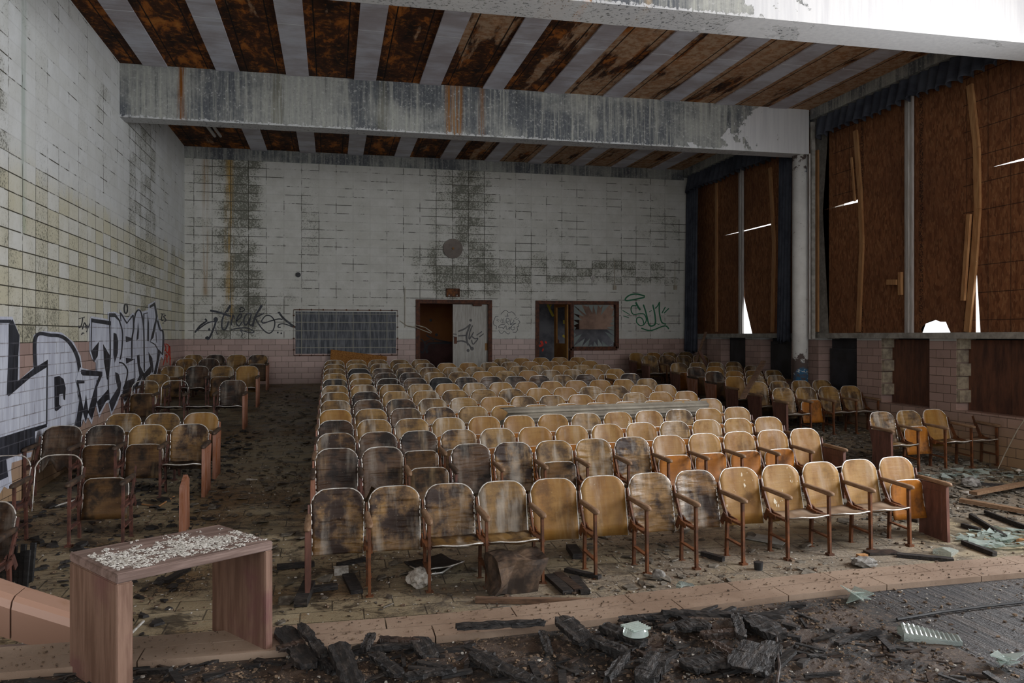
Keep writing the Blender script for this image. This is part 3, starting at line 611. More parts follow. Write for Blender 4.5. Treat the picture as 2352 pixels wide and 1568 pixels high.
obj('lamp_socket', b, M_white_metal, r)
def small_round(u, v, rad, label, mat):
    x, z = bw(u, v); bb = BM(); tube(bb, [(x,YB,z),(x,YB-.04,z)], rad, 16); tube(bb, [(x,YB-.04,z),(x,YB-.07,z)], rad*.5, 12); tag(obj('wall_box', bb, mat), label, 'wall box')
small_round(685, 631, .06, 'round dark hole plate on the rear wall above the charcoal panel', M_dark_metal)
small_round(1361, 637, .06, 'small pale alarm bell above the broken rear window', M_white_metal)
small_round(1099, 598, .045, 'small metal knob beside the round wall speaker', M_stone)
small_round(1552, 602, .05, 'small fitting high beside the rear corner curtain', M_stone)
for (u, v0, v1, lab) in ((1411, 600, 655, 'thin conduit with a drop box above the broken window'), (1550, 608, 655, 'thin conduit ending in a pale switch box by the corner curtain'), (930, 660, 752, 'thin vertical cable hanging beside the wide rear doorway')):
    x, za = bw(u, v0); _, zb = bw(u, v1); bb = BM(); tube(bb, [(x,YB-.015,za),(x,YB-.015,zb)], .01, 6); 
    if u != 930: box(bb, x-.04, x+.04, YB-.06, YB-.001, zb-.12, zb)
    tag(obj('wall_conduit', bb, M_cable), lab, 'conduit')
P = [bw(u, v) for u, v in ((918,736),(935,748),(955,752),(975,760),(988,765),(990,763),(975,752),(952,746))]
b = BM(); tube(b, [(x, YB-.006-.03*i, z) for i, (x, z) in enumerate(P)], .012, 6); tag(obj('hanging_cable', b, M_cable), 'loop of pale cable sagging across the rear doorway', 'cable')

# ---------------------------------------------------------------- spray paint
def smooth_path(pts, n=6):
    if len(pts) < 3: return pts
    out = []
    for i in range(len(pts)-1):
        p0 = pts[max(i-1,0)]; p1 = pts[i]; p2 = pts[i+1]; p3 = pts[min(i+2,len(pts)-1)]
        for k in range(n):
            t = k/n; out.append(tuple(.5*((2*p1[j])+(-p0[j]+p2[j])*t+(2*p0[j]-5*p1[j]+4*p2[j]-p3[j])*t*t+(-p0[j]+3*p1[j]-3*p2[j]+p3[j])*t**3) for j in (0,1)))
    out.append(pts[-1]); return out
class Paint:
    def __init__(s, plane, sc, ox, oy, lift):
        s.bm = BM(); s.plane = plane; s.sc = sc; s.ox = ox; s.oy = oy; s.lift = lift; s.k = 0
    def pt(s, p):
        u, v = s.ox+p[0]/s.sc, s.oy+p[1]/s.sc
        if s.plane[0] == 'x': y, z = sw(u, v, s.plane[1]); return (s.plane[1]+s.lift+s.k, y, z)
        x, z = bw(u, v, s.plane[1]); return (x, s.plane[1]-s.lift-s.k, z)
    def stroke(s, pts, w_, smooth=True):
        pts = smooth_path(pts) if smooth else pts; L, R = [], []; s.k += .00004
        for i, p in enumerate(pts):
            a = pts[max(i-1,0)]; c_ = pts[min(i+1,len(pts)-1)]; dx, dy = c_[0]-a[0], c_[1]-a[1]; d = math.hypot(dx, dy) or 1
            nx_, ny_ = -dy/d*w_/2, dx/d*w_/2; e = .75 if i in (0, len(pts)-1) else 1
            L.append(s.bm.verts.new(s.pt((p[0]+nx_*e, p[1]+ny_*e)))); R.append(s.bm.verts.new(s.pt((p[0]-nx_*e, p[1]-ny_*e))))
        for i in range(len(pts)-1): s.bm.faces.new((L[i], L[i+1], R[i+1], R[i]))
    def dot(s, p, r_):
        s.poly([(p[0]+r_*math.cos(k*math.pi/6), p[1]+r_*math.sin(k*math.pi/6)) for k in range(12)])
    def poly(s, pts):
        s.k += .00004; vv = [s.bm.verts.new(s.pt(p)) for p in pts]
        for t in tessellate_polygon([[Vector((p[0], p[1], 0)) for p in pts]]):
            try: s.bm.faces.new([vv[i] for i in t])
            except ValueError: pass
    def done(s, name, mat, label=None, parent=None):
        # the coat of paint has a little thickness
        o = obj(name, s.bm, mat, parent); 
        if label: tag(o, label, 'graffiti')
        return o
LW = ('x', XL)
a = Paint(LW, 3.408, 0, 700, .002)
a.poly([(-150,90),(95,92),(153,240),(153,585),(258,490),(262,235),(330,205),(480,215),(575,290),(630,400),(645,505),(640,620),(660,760),(600,960),(540,1010),(350,1095),(275,1130),(270,975),(0,1037),(-150,1070)])
a.poly([(45,1205),(180,1165),(250,1150),(240,1190),(90,1235),(85,1300),(95,1420),(60,1440),(30,1420),(0,1475),(-60,1480),(-60,1370),(60,1345)])
o1 = a.done('silver_fill', M_silver, 'huge silver letters with black outline sprayed on the side wall beside the stage')
a.bm = None
o1.name = 'graffiti_piece'
a = Paint(LW, 3.408, 0, 700, .0045)
a.stroke([(-140,128),(85,128)], 34, False)
a.poly([(66,150),(95,112),(150,240),(140,400),(135,598),(262,498),(372,428),(372,482),(240,565),(65,715),(50,700),(66,300)])
a.stroke([(367,440),(363,935)], 12, False)
a.poly([(-150,1070),(0,1037),(200,975),(362,930),(365,955),(272,990),(270,1130),(150,1165),(45,1205),(60,1345),(0,1372),(-150,1420)])
a.stroke([(276,520),(278,248),(400,238),(480,248),(545,300),(600,400),(622,520),(622,600)], 28)
a.poly([(422,565),(460,555),(495,580),(512,650),(507,745),(495,740),(490,695),(462,700),(460,780),(480,800),(440,832),(425,825)])
a.poly([(598,600),(650,605),(640,700),(625,820),(690,860),(650,900),(640,945),(580,945),(612,790)])
a.done('outline', M_black_paint, None, o1)
a = Paint(LW, 5.227, 160, 680, .006)
a.poly([(238,275),(252,240),(455,275),(450,190),(540,185),(595,220),(597,155),(680,275),(755,195),(775,215),(822,140),(865,185),(935,165),(938,100),(1020,55),(1062,270),(1098,370),(1135,480),(1125,765),(1095,725),(1070,810),(1040,955),(965,965),(900,1060),(855,1040),(800,1210),(760,1140),(700,1220),(650,1300),(600,1190),(570,1290),(492,1430),(460,1280),(430,1290),(350,1460),(305,1300),(262,1540),(212,1450),(190,1530),(155,1475),(130,1568),(60,1568),(105,1200),(65,1010),(120,855),(250,890),(308,895),(310,800),(262,750),(230,660)])
o2 = a.done('graffiti_piece', M_silver, 'spiky silver and black graffiti word TREAK on the side wall')
a = Paint(LW, 5.227, 160, 680, .0085)
for p in ([(250,265),(490,300),(490,350),(250,312)], [(250,660),(345,545),(330,720),(285,790)], [(130,880),(385,905),(385,960),(150,952),(130,930)], [(75,1008),(170,1010),(170,1045),(75,1050)],
          [(75,1045),(100,1050),(160,1360),(190,1180),(215,1380),(300,1080),(345,955),(385,950),(320,1100),(318,1270),(260,1485),(215,1400),(187,1512),(150,1390),(132,1480),(128,1568),(60,1568),(108,1250),(100,1150)],
          [(395,575),(475,710),(470,770),(456,1000),(440,1000),(405,780)], [(320,1270),(460,1110),(465,1240),(430,1260),(350,1402)], [(465,205),(540,205),(605,300),(575,290),(535,250),(475,250)],
          [(520,440),(555,450),(577,540),(572,680),(535,800),(518,700)], [(540,910),(580,930),(612,1050),(600,1160),(500,1392),(465,1270),(570,1100),(545,1000)],
          [(680,1015),(778,980),(768,1130),(700,1200),(655,1275),(625,1160),(640,1100)], [(665,480),(750,505),(750,530),(670,552)], [(668,740),(775,755),(672,812)],
          [(815,310),(827,420),(820,510),(797,532)], [(800,710),(832,700),(838,830),(888,930),(870,960),(828,1040),(790,1150),(770,1090),(832,950),(810,820)],
          [(930,200),(947,330),(947,540),(925,540)], [(950,118),(1020,70),(1052,240),(1000,500),(960,542),(1030,250),(1008,115),(960,142)],
          [(1050,640),(1088,660),(1032,942),(1000,940),(1040,770)], [(940,670),(985,740),(1003,900),(985,920),(950,780)], [(970,830),(975,910),(905,1022),(868,950),(905,905)]): a.poly(p)
for p, w_ in (([(258,280),(252,480),(250,660)],12), ([(322,770),(318,900)],10), ([(318,1000),(320,1270)],9), ([(470,210),(480,700),(456,1000),(468,1250)],14), ([(585,280),(627,430),(620,640),(600,760)],15), ([(585,795),(640,812),(688,900),(662,1050),(635,1110)],16),
              ([(602,195),(610,300)],14), ([(605,200),(680,325),(755,225)],22), ([(755,225),(762,380),(742,520),(740,750)],18), ([(772,750),(778,985)],11), ([(762,330),(785,210),(825,165),(860,225),(884,420),(890,905)],16), ([(883,340),(884,210),(932,200)],14),
              ([(1050,290),(1080,400),(1112,420),(1120,520),(1108,705)],20), ([(960,545),(1020,580),(1060,655)],13), ([(1060,640),(1108,700)],18), ([(1030,430),(1040,560)],8)): a.stroke(p, w_, len(p) > 3)
a.stroke([(670+20*math.cos(t*math.pi/6), 150+58*math.sin(t*math.pi/6)) for t in range(13)], 14, False)
a.done('outline', M_black_paint, None, o2)
a = Paint(LW, 5.227, 160, 680, .003)
for p in ([(105,272),(180,250)], [(155,262),(142,340),(115,380),(108,350)], [(150,400),(175,320),(192,350),(196,390)], [(155,372),(192,362)], [(205,340),(218,375),(242,320)], [(222,370),(200,432)], [(140,465),(155,440),(172,450)]): a.stroke(p, 12)
a.done('graffiti_tag', M_black_paint, 'small black tag JAY above the spiky silver word')
a = Paint(LW, 5.227, 160, 680, .003)
for p in ([(1090,210),(1145,215)], [(1112,210),(1100,285),(1125,290)], [(1155,228),(1128,245),(1158,288),(1130,302)], [(1110,325),(1132,320)]): a.stroke(p, 13)
a.done('graffiti_tag', M_black_paint, 'small black initials just past the spiky silver word')
a = Paint(LW, 5.227, 160, 680, .003)
for p in ([(1130,560),(1155,620),(1140,660)], [(1150,570),(1190,600),(1175,680),(1150,640)], [(1150,720),(1160,700),(1170,800)], [(1185,690),(1200,600),(1205,840)], [(1120,830),(1145,730)], [(1160,760),(1190,690),(1212,760)]): a.stroke(p, 11)
a.done('graffiti_tag', M_redp, 'small red scribbled tag near the rear corner of the side wall')
BWP = ('y', YB)
a = Paint(BWP, 8.4, 430, 680, .003)
for p, w_ in (([(830,180),(700,380),(665,560),(690,640),(750,620),(800,480)],30), ([(835,175),(760,300)],62), ([(440,275),(600,310),(850,390)],40), ([(885,350),(865,450),(848,565)],28), ([(850,480),(895,375),(905,440)],20), ([(950,480),(1040,400),(1030,335),(965,420),(950,530),(1000,572),(1065,490)],26),
              ([(1240,335),(1150,345),(1095,450),(1110,550),(1160,530),(1235,370)],28), ([(1240,350),(1195,520),(1245,560),(1290,470)],28), ([(1440,180),(1310,400),(1265,590)],38), ([(1440,175),(1390,260)],60), ([(1480,330),(1320,410)],34),
              ([(1320,430),(1380,540),(1480,660),(1580,715),(1660,650),(1690,500),(1620,390),(1520,375),(1440,470),(1470,520),(1600,480),(1760,440),(1840,450)],24), ([(1000,285),(1060,300),(1105,260),(1060,220),(1010,240),(1045,268)],20),
              ([(1770,310),(1850,420),(1960,510),(2060,585),(2180,640)],40), ([(1765,300),(1770,330)],62), ([(1805,600),(1755,595),(1775,545),(1880,535),(2050,600)],22), ([(150,700),(250,570),(370,480),(340,440)],34), ([(150,690),(350,540),(480,490),(560,500)],26), ([(552,400),(545,520),(470,720),(410,825),(350,795)],36), ([(550,600),(560,690),(595,745)],14),
              ([(840,650),(980,620),(1150,612),(1285,680),(1220,705),(1020,650)],22), ([(1020,650),(1062,720),(1045,795)],16)): a.stroke(p, w_)
a.dot((425,640),24); a.dot((1748,702),18); a.dot((1815,715),18); a.dot((550,450),46); a.dot((390,800),30)
a.done('graffiti_tag', M_black_paint, 'flowing black tag treak beside the charcoal panel on the rear wall')
a = Paint(BWP, 14.257, 1420, 660, .003)
for p, w_ in (([(880,285),(600,215),(380,250),(240,360),(265,430),(500,400),(870,320)],48), ([(720,740),(640,620),(570,480)],60), ([(590,600),(450,610),(420,750),(500,880),(700,860),(850,880),(920,1050),(850,1200),(720,1250),(600,1130),(620,1000),(720,980),(800,1050),(840,1200)],36), ([(820,560),(900,800),(1000,1200),(1100,1260),(1210,1180),(1200,900),(1130,560)],48), ([(1200,690),(1290,600),(1350,470)],36), ([(1350,470),(1345,800),(1420,1130),(1570,1200)],44), ([(1540,640),(1430,840)],46), ([(1660,680),(1500,840)],46), ([(140,750),(380,890)],34), ([(160,930),(350,990)],34), ([(750,1330),(1050,1410),(1400,1290),(1560,1260),(1660,1360)],40), ([(1010,800),(1100,750)],30), ([(1230,1160),(1320,1210),(1350,1180)],22)): a.stroke(p, w_)
a.done('graffiti_tag', M_green, 'green tag with a halo between the broken window and corner curtain')
a = Paint(BWP, 17.42, 1120, 690, .003)
for p in ([(530,550),(640,430),(740,395),(850,480),(960,450),(1060,520),(1110,600)], [(430,630),(320,640),(290,700),(230,850),(240,950),(350,1030),(335,1120),(370,1125)], [(440,1190),(500,1290),(580,1310),(670,1230),(780,1320),(850,1330),(880,1270)], [(1000,1260),(1120,1270),(1190,1180),(1180,1060),(1240,1020),(1220,950),(1290,870),(1230,780)],
          [(560,710),(515,850)], [(600,740),(585,900)], [(650,710),(625,890)], [(545,890),(640,890)], [(705,750),(690,930)], [(755,700),(755,900)], [(755,710),(850,730),(865,830),(770,860),(840,960)], [(945,720),(910,850),(905,960)], [(1020,770),(1050,840),(905,960),(1140,895)], [(690,950),(500,980),(440,1080),(590,1080),(625,1120),(730,1000),(760,1150),(900,1080),(1010,980),(1130,905)], [(850,1180),(900,1100),(840,1050)], [(1000,1090),(1070,1050),(1080,1130),(1000,1180),(935,1120),(960,1040)], [(1060,740),(1170,660)], [(1120,770),(1240,720)], [(350,780),(450,840)], [(370,730),(470,790)]): a.stroke(p, 22)
a.stroke([(790,510),(780,650)], 34); a.stroke([(690,630),(860,615)], 28)
a.done('graffiti_tag', M_black_paint, 'black tag inside a drawn cloud between the two rear doorways')
a = Paint(('y', YB+.06), 7.84, 940, 650, .002)
for p, w_ in (([(880,870),(1000,820),(1100,740)],28), ([(1100,740),(1030,950),(1060,1120)],34), ([(880,950),(1030,940)],30), ([(830,1060),(950,1040),(1060,1090),(1120,1180)],28), ([(1140,760),(1090,880),(1080,1010),(1160,880)],22), ([(1130,960),(1180,1000),(1235,1000),(1150,1100),(1120,1020)],22), ([(1210,940),(1310,870)],24), ([(1260,970),(1340,910)],24), ([(790,915),(855,922)],22), ([(790,965),(830,968)],22)): a.stroke(p, w_)
a.dot((1105,668),26); a.dot((1060,1212),28); a.dot((1130,1180),34)
a.done('graffiti_tag', M_greyp, 'grey arrow-like tag on the pale rear door leaf')
a = Paint(('y', Yh-.01), 7.84, 940, 650, .003)
for p, w_ in (([(315,920),(340,960),(500,1020),(740,1070)],22), ([(205,1005),(270,1060),(285,1160),(240,1255),(205,1220)],22), ([(280,1060),(380,1020),(450,1040)],18), ([(305,1230),(330,1120),(420,1080),(740,1080)],28), ([(445,1110),(445,1180)],12)): a.stroke(p, w_)
a.dot((320,1235),26); a.dot((490,930),26); a.dot((385,668),24)
a.done('graffiti_tag', M_black_paint, 'black looping tag inside the hall behind the wide doorway')
a = Paint(('y', Yr), 9.222, 1210, 670, .003)
for p, w_ in (([(440,260),(500,400),(560,520)],50), ([(520,270),(470,340)],40), ([(785,600),(790,680)],60), ([(760,920),(810,960)],60)): a.stroke(p, w_)
a.done('graffiti_piece', M_yel, 'yellow and grey mural scraps inside the dark booth')
a = Paint(('y', Yr), 9.222, 1210, 670, .003)
for p, w_ in (([(300,1040),(330,1120),(260,1150)],50), ([(390,1050),(420,1090)],50), ([(200,1200),(250,1240)],50), ([(330,1260),(350,1200)],40)): a.stroke(p, w_)
a.done('graffiti_tag', M_redp, 'red scrawl low on the booth wall behind the ajar door')

# ---------------------------------------------------------------- seats
PW = .47; BWID = .435
def outline_hw(t, w_=BWID/2, r=.135, hh=.52):
    # half width at height t (0 bottom, 1 top) of a panel with rounded upper corners
    z = t*hh; top = hh-z
    if top < r: return (w_-r)+math.sqrt(max(r*r-(r-top)**2, 0))
    return w_-.012*(1-t)
def back_pt(s, t, off=0.0, rip=0.0, seed=0):
    hw = outline_hw(t); z = .262+.515*t; y = -.135*(1-t)**1.0 - .02*s*s*0 
    y = -.135*(1-t); cy = -.03*(s*s)*(hw/(BWID/2))**2
    x = s*hw
    if rip: y += rip*mnoise.noise(Vector((x*5+seed, t*24+1.5*mnoise.noise(Vector((x*7, t*3, seed))), seed)))
    return Vector((x, y+cy+off, z))
def back_mesh(rip=0.0, seed=0, torn=0.0):
    bb = BM(); NS, NT = (14, 40) if rip else (8, 10)
    ts = [i/NT for i in range(NT+1)]
    if not rip: ts = [0,.2,.4,.6,.74,.80,.85,.90,.94,.97,.99,1.0]
    NT = len(ts)-1; A = []; B = []
    for t in ts:
        tt = min(t, .9985); ra = []; rb = []
        for i in range(NS+1):
            s = -1+2*i/NS; t2 = tt
            if torn and tt < .55: t2 = tt+(0.55-tt)*max(0, min(1, torn*(.6+1.3*mnoise.noise(Vector((s*2.7+seed, seed*.7, 0))))))
            ra.append(bb.verts.new(back_pt(s, t2, 0, rip, seed))); rb.append(bb.verts.new(back_pt(s, t2, .012, rip, seed)))
        A.append(ra); B.append(rb)
    for j in range(NT):
        for i in range(NS):
            bb.faces.new((A[j][i], A[j][i+1], A[j+1][i+1], A[j+1][i])); bb.faces.new((B[j][i], B[j+1][i], B[j+1][i+1], B[j][i+1]))
        bb.faces.new((A[j][0], A[j+1][0], B[j+1][0], B[j][0])); bb.faces.new((A[j][NS], B[j][NS], B[j+1][NS], A[j+1][NS]))
    for i in range(NS): bb.faces.new((A[0][i], B[0][i], B[0][i+1], A[0][i+1])); bb.faces.new((A[NT][i], A[NT][i+1], B[NT][i+1], B[NT][i]))
    return mesh('backrest', bb, True)
def back_rim():
    bb = BM(); pts = []
    for t in (0,.2,.4,.6,.72,.78,.83,.88,.92,.95,.975,.99): pts.append(back_pt(-1, t, .006))
    L = pts[:]
    for s in (-.6, -.2, .2, .6): L.append(back_pt(s, .9985, .006))
    L += [Vector((-p.x, p.y, p.z)) for p in pts[::-1]]
    tube(bb, L, .0065, 6); return mesh('metal_rim', bb, True)
def seat_xyz(s, q, up, off=0.0):
    # q 0 rear .. 1 front
    hw = .205; r = .09; d = (1-q)*.40
    if d < r: hw = (.205-r)+math.sqrt(max(r*r-(r-d)**2, 0))
    x = s*hw; c = .03*math.sin(q*math.pi)*-1+.022*q - .012*(1-s*s)
    if not up: return Vector((x, -.15-.40*q, .365+c+off))
    return Vector((x, -.245+.075*q-off-c*.6, .185+.385*q))
def seat_mesh(up, rip=0.0):
    bb = BM(); NS = 8; qs = [0,.15,.3,.45,.6,.75,.84,.9,.95,.98,1.0]; A = []; B = []
    for q in qs:
        q = min(q, .9985); ra, rb = [], []
        for i in range(NS+1):
            s = -1+2*i/NS; n_ = rip*mnoise.noise(Vector((s*3, q*4, 3))) if rip else 0
            ra.append(bb.verts.new(seat_xyz(s, q, up, .006+n_))); rb.append(bb.verts.new(seat_xyz(s, q, up, -.006+n_)))
        A.append(ra); B.append(rb)
    for j in range(len(qs)-1):
        for i in range(NS):
            bb.faces.new((A[j][i], A[j][i+1], A[j+1][i+1], A[j+1][i])); bb.faces.new((B[j][i], B[j+1][i], B[j+1][i+1], B[j][i+1]))
        bb.faces.new((A[j][0], A[j+1][0], B[j+1][0], B[j][0])); bb.faces.new((A[j][NS], B[j][NS], B[j+1][NS], A[j+1][NS]))
    k = len(qs)-1
    for i in range(NS): bb.faces.new((A[0][i], B[0][i], B[0][i+1], A[0][i+1])); bb.faces.new((A[k][i], A[k][i+1], B[k][i+1], B[k][i]))
    return mesh('seat', bb, True)
def seat_rim(up):
    bb = BM(); pts = [seat_xyz(-1, q, up) for q in (.25,.45,.65,.78,.85,.9,.94,.97,.99)]
    L = pts[:]+[seat_xyz(s, .9985, up) for s in (-.5,0,.5)]+[Vector((-p.x, p.y, p.z)) for p in pts[::-1]]
    tube(bb, L, .0065, 6); return mesh('metal_rim', bb, True)
def iron(bracket=True):
    bb = BM()
    bar(bb, (0,-.47,-.02), (0,-.455,.545), .022, .034, (1,0,0)); bar(bb, (0,-.20,-.02), (0,-.215,.345), .024, .034)
    bar(bb, (0,-.215,.345), (0,-.10,.56), .016, .04); bar(bb, (0,-.10,.56), (0,-.055,.66), .012, .03)
    bar(bb, (0,-.47,.15), (0,-.20,.17), .014, .035, (0,0,1)); bar(bb, (0,-.46,.345), (0,-.20,.36), .02, .05, (0,0,1))
    for y in (-.47, -.20): box(bb, -.03, .03, y-.03, y+.03, -.02, .006)
    for s_ in (-1, 1):
        bar(bb, (s_*.022,-.21,.40), (s_*.026,-.16,.30), .012, .05); bar(bb, (s_*.022,-.21,.36), (s_*.03,-.33,.345), .012, .045)
    for k in range(3): box(bb, -.020, .020, -.15+.03*k, -.138+.03*k, .46+.055*k, .47+.055*k)
    return mesh('iron_standard', bb)
def endpanel():
    bb = BM(); prism(bb, [(-.49,-.02),(-.44,-.02),(-.13,-.02),(-.14,.30),(-.08,.555),(-.47,.545)], lambda y, z: (-.018, y, z), lambda y, z: (.018, y, z))
    prism(bb, [(-.42,.06),(-.2,.06),(-.2,.48),(-.42,.48)], lambda y, z: (-.023, y, z), lambda y, z: (.023, y, z))
    bar(bb, (0,-.14,.34), (0,-.055,.66), .014, .035)
    return mesh('end_panel', bb)
def armrest():
    bb = BM(); pr = [(-.52,.548),(-.505,.572),(-.46,.585),(-.14,.60),(-.10,.592),(-.10,.572),(-.48,.548)]
    N = 8
    # rounded bar: narrower at both ends
    secs = [(-.525,.008,.552,.566), (-.51,.020,.547,.578), (-.47,.027,.545,.584), (-.30,.025,.556,.592), (-.14,.022,.566,.600), (-.10,.014,.57,.598)]
    rings = []
    for y, hw, za, zb in secs:
        rings.append([bb.verts.new(p) for p in ((-hw,y,za+.004),(-hw,y,zb-.006),(-hw*.7,y,zb),(hw*.7,y,zb),(hw,y,zb-.006),(hw,y,za+.004),(hw*.8,y,za),(-hw*.8,y,za))])
    for A, B in zip(rings[:-1], rings[1:]):
        for k in range(N): bb.faces.new((A[k], A[(k+1)%N], B[(k+1)%N], B[k]))
    bb.faces.new(rings[0]); bb.faces.new(rings[-1][::-1]); return mesh('armrest', bb, True)
ME = {'plain': back_mesh(), 'rip': [back_mesh(.013, s) for s in (3, 11, 29)], 'torn': [back_mesh(.012, s, t) for s, t in ((5,.25), (17,.5), (41,.35))], 'brim': back_rim(), 'su': seat_mesh(True), 'sd': seat_mesh(False), 'sdr': seat_mesh(False, .03), 'sur': seat_rim(True), 'sdrim': seat_rim(False), 'iron': iron(), 'end': endpanel(), 'arm': armrest()}
for m_ in [ME['plain']]+ME['rip']+ME['torn']+[ME[k] for k in ('brim','su','sd','sdr','sur','sdrim','iron','end','arm')]: m_.materials.append(None)
PIX = {}
def part(name, me, mat, parent, loc=None, label=None):
    o = bpy.data.objects.new(name, me); C.objects.link(o); o.parent = parent
    o.material_slots[0].link = 'OBJECT'; o.material_slots[0].material = mat
    if loc: o.location = loc
    if label: o['label'] = label
    return o
LOOK = {'c': 'honey plywood', 'p': 'flaking varnished plywood', 's': 'water-stained plywood', 'r': 'rippled plywood', 'd': 'rotted dark plywood', 'b': 'blackened', 'f': 'bare-framed', 'x': 'backless'}
def fcurve(x): return .0128*x*x if x < 4 else .205+.1024*(x-4)
def slope(x): return .0256*x if x < 4 else .1024
def make_seat(x, ybase, bk, st, label, group, left='iron', right=None, dark=False, tilt=0):
    y = ybase+fcurve(x); z = fz(y-.3); rz = math.atan(slope(x))+random.uniform(-.008,.008)+tilt
    t = thing('auditorium_seat', label, 'seat', (x, y, z), rz, group)
    im, am = (M_irond, M_armd) if dark else (M_iron, M_arm)
    if bk in 'cpsrdb':
        me = ME['plain'] if bk in 'cp' else random.choice(ME['rip']) if bk in 'sr' else (random.choice(ME['torn']+ME['rip'][:1]) if bk == 'd' else ME['plain'])
        if bk == 's' and random.random() < .6: me = ME['plain']
        o = part('backrest', me, M_W[bk], t); part('metal_rim', ME['brim'], M_rim, o)
    elif bk == 'f': part('metal_rim', ME['brim'], M_rim, t)
    if st == 'u': o = part('seat', ME['su'], M_under_d if (bk in 'dbrfx' or dark or (bk == 's' and random.random() < .4)) else M_under, t); part('metal_rim', ME['sur'], M_rim, o)
    elif st == 'd': o = part('seat', ME['sd'], M_top if not dark else M_W['d'], t); part('metal_rim', ME['sdrim'], M_rim, o)
    elif st == 'b': o = part('seat', ME['sdr'], M_W['s'] if not dark else M_W['d'], t); part('metal_rim', ME['sdrim'], M_rim, o)
    def side(sx, kind):
        if kind == 'iron': part('side_standard', ME['iron'], im, t, (sx*PW/2, 0, 0)); part('armrest', ME['arm'], am, t, (sx*PW/2, 0, 0))
        elif kind == 'end': part('end_panel', ME['end'], M_panel if not dark else M_panell, t, (sx*PW/2, 0, 0)); part('armrest', ME['arm'], am, t, (sx*PW/2, 0, 0))
    side(-1, left)
    if right: side(1, right)
    return t
RY = [None, 6.96]+[8.61+.8535*k for k in range(14)]
XC = -.19+PW/2
def rowseats(block, n, ybase, x0, backs, seats, lend, rend, ref, rown, blockname, dark=False, order=1, tilts={}):
    N = len(backs)
    for i in range(N):
        bk, st = backs[i], seats[i]
        if bk == ' ': continue
        k = i if order > 0 else N-1-i
        lab = '%s auditorium seat, %s from the %s, %s row, %s' % (LOOK[bk], ordn[k], ref, ordn[rown-1], blockname)
        if len(lab.replace(',', '').split()) > 16: lab = lab.replace('auditorium ', '')
        L = lend if (i == 0 or backs[i-1] == ' ') else 'iron'
        R = rend if i == N-1 else ('iron' if backs[i+1] == ' ' else None)
        dk = dark or (bk in 'dbf' and i < 6) 
        make_seat(x0+i*PW, ybase, bk, st, lab, '%s seats' % blockname, L, R, dk, tilts.get(i, 0))
CB = ['rrrscc rrpp ccc'.replace(' ', ''), 'ddxdrssrccccc', 'rddrsccccsccc', 'dssscccspcsccc'[:13], 'csdrscccpcccc', 'sddsscssccscc', 'sdsssssccsscc', 'sssscsccccccs', 'bffdbddddsdfd', 'ssddsscscsscc', 'sbddssscsscss', 'sssssccsscccc', 'sssss   scccc']
CS = ['nnbbnnnnndddu', 'nnuununnuuuun', 'uuuuuuuuuuuuu']+['u'*13]*10
CS[1] = 'nnununnnuuuun'; CS[1] = 'nnunnunnuuuud'
CB[0] = 'rrrsccrrppccc'
for n in range(1, 14):
    rowseats('c', n, RY[n], XC, CB[n-1], CS[n-1], 'end', 'end', 'graffiti-side aisle', n, 'middle block')
XLB = -3.30+PW/2
LB = {1:('db  ','dn  '), 2:('ffxx','ddun'), 4:('dddr','nuud'), 5:('ssc ','uuu '), 5.02:('   x','   u'), 8:('ffxd','ubnd'), 9:('s   ','n   '), 10:('sdsc','udud'), 11.1:('  dd','  uu'), 12:('sd  ','nn  '), 13:('sdsr','uuuu'), 14:('sbsr','uuuu')}
LB = {1:('dd  ','dn  '), 2:('ffx ','dnu '), 3:('ddsr','nuub'), 4:(' ssc','nuuu'), 7:('ffxd','ubbd'), 8:('s   ','n   '), 9.4:('sdsc','udud'), 10.7:('sd  ','nn  '), 12.3:('sdsr','nnnu')}
LBY = {1:6.9, 2:8.61, 3:10.25, 4:11.1, 7:14.55, 8:15.5, 9.4:16.9, 10.7:18.4, 12.3:19.35}
for i, (k, (bk, st)) in enumerate(sorted(LB.items())):
    rowseats('l', i+1, LBY[k], XLB, bk, st, 'iron', 'end', 'graffiti wall', i+1, 'graffiti-side block', True)
XRB = 7.33+PW/2
RB = {3:('rscx','bubd'), 6:('ssss','dudd'), 7:('ssss','dddd'), 8:('css ','ddd '), 9:('dcss','uuuu'), 10:('dcss','uuuu'), 11:('ssss','uuuu'), 13:('srss','dddd'), 14:('ccss','dddd')}
for i, (k, (bk, st)) in enumerate(sorted(RB.items())):
    yb = min(RY[k], 19.05)
    rowseats('r', i+1, yb, XRB, bk, st, 'end', 'iron', 'window-side aisle', i+1, 'window-side block')

# broken upright panel at the front of the graffiti-side block
def floor_item(name, u, v, builder, mat, label, cat, rz=0, dz=0.0, group=None, smooth=False):
    x, y, z = fl(u, v); bb = BM(); builder(bb); o = obj(name, bb, mat, None, smooth, (x, y, z+dz), rz); return tag(o, label, cat, group)
floor_item('broken_end_panel', 424, 1222, lambda b_: prism(b_, [(-.2,0),(.18,0),(.16,.50),(.05,.56),(-.17,.47)], lambda y, z: (-.02, y, z), lambda y, z: (.02, y, z)), M_panell, 'orange-worn end panel standing alone behind the wooden bench', 'panel')

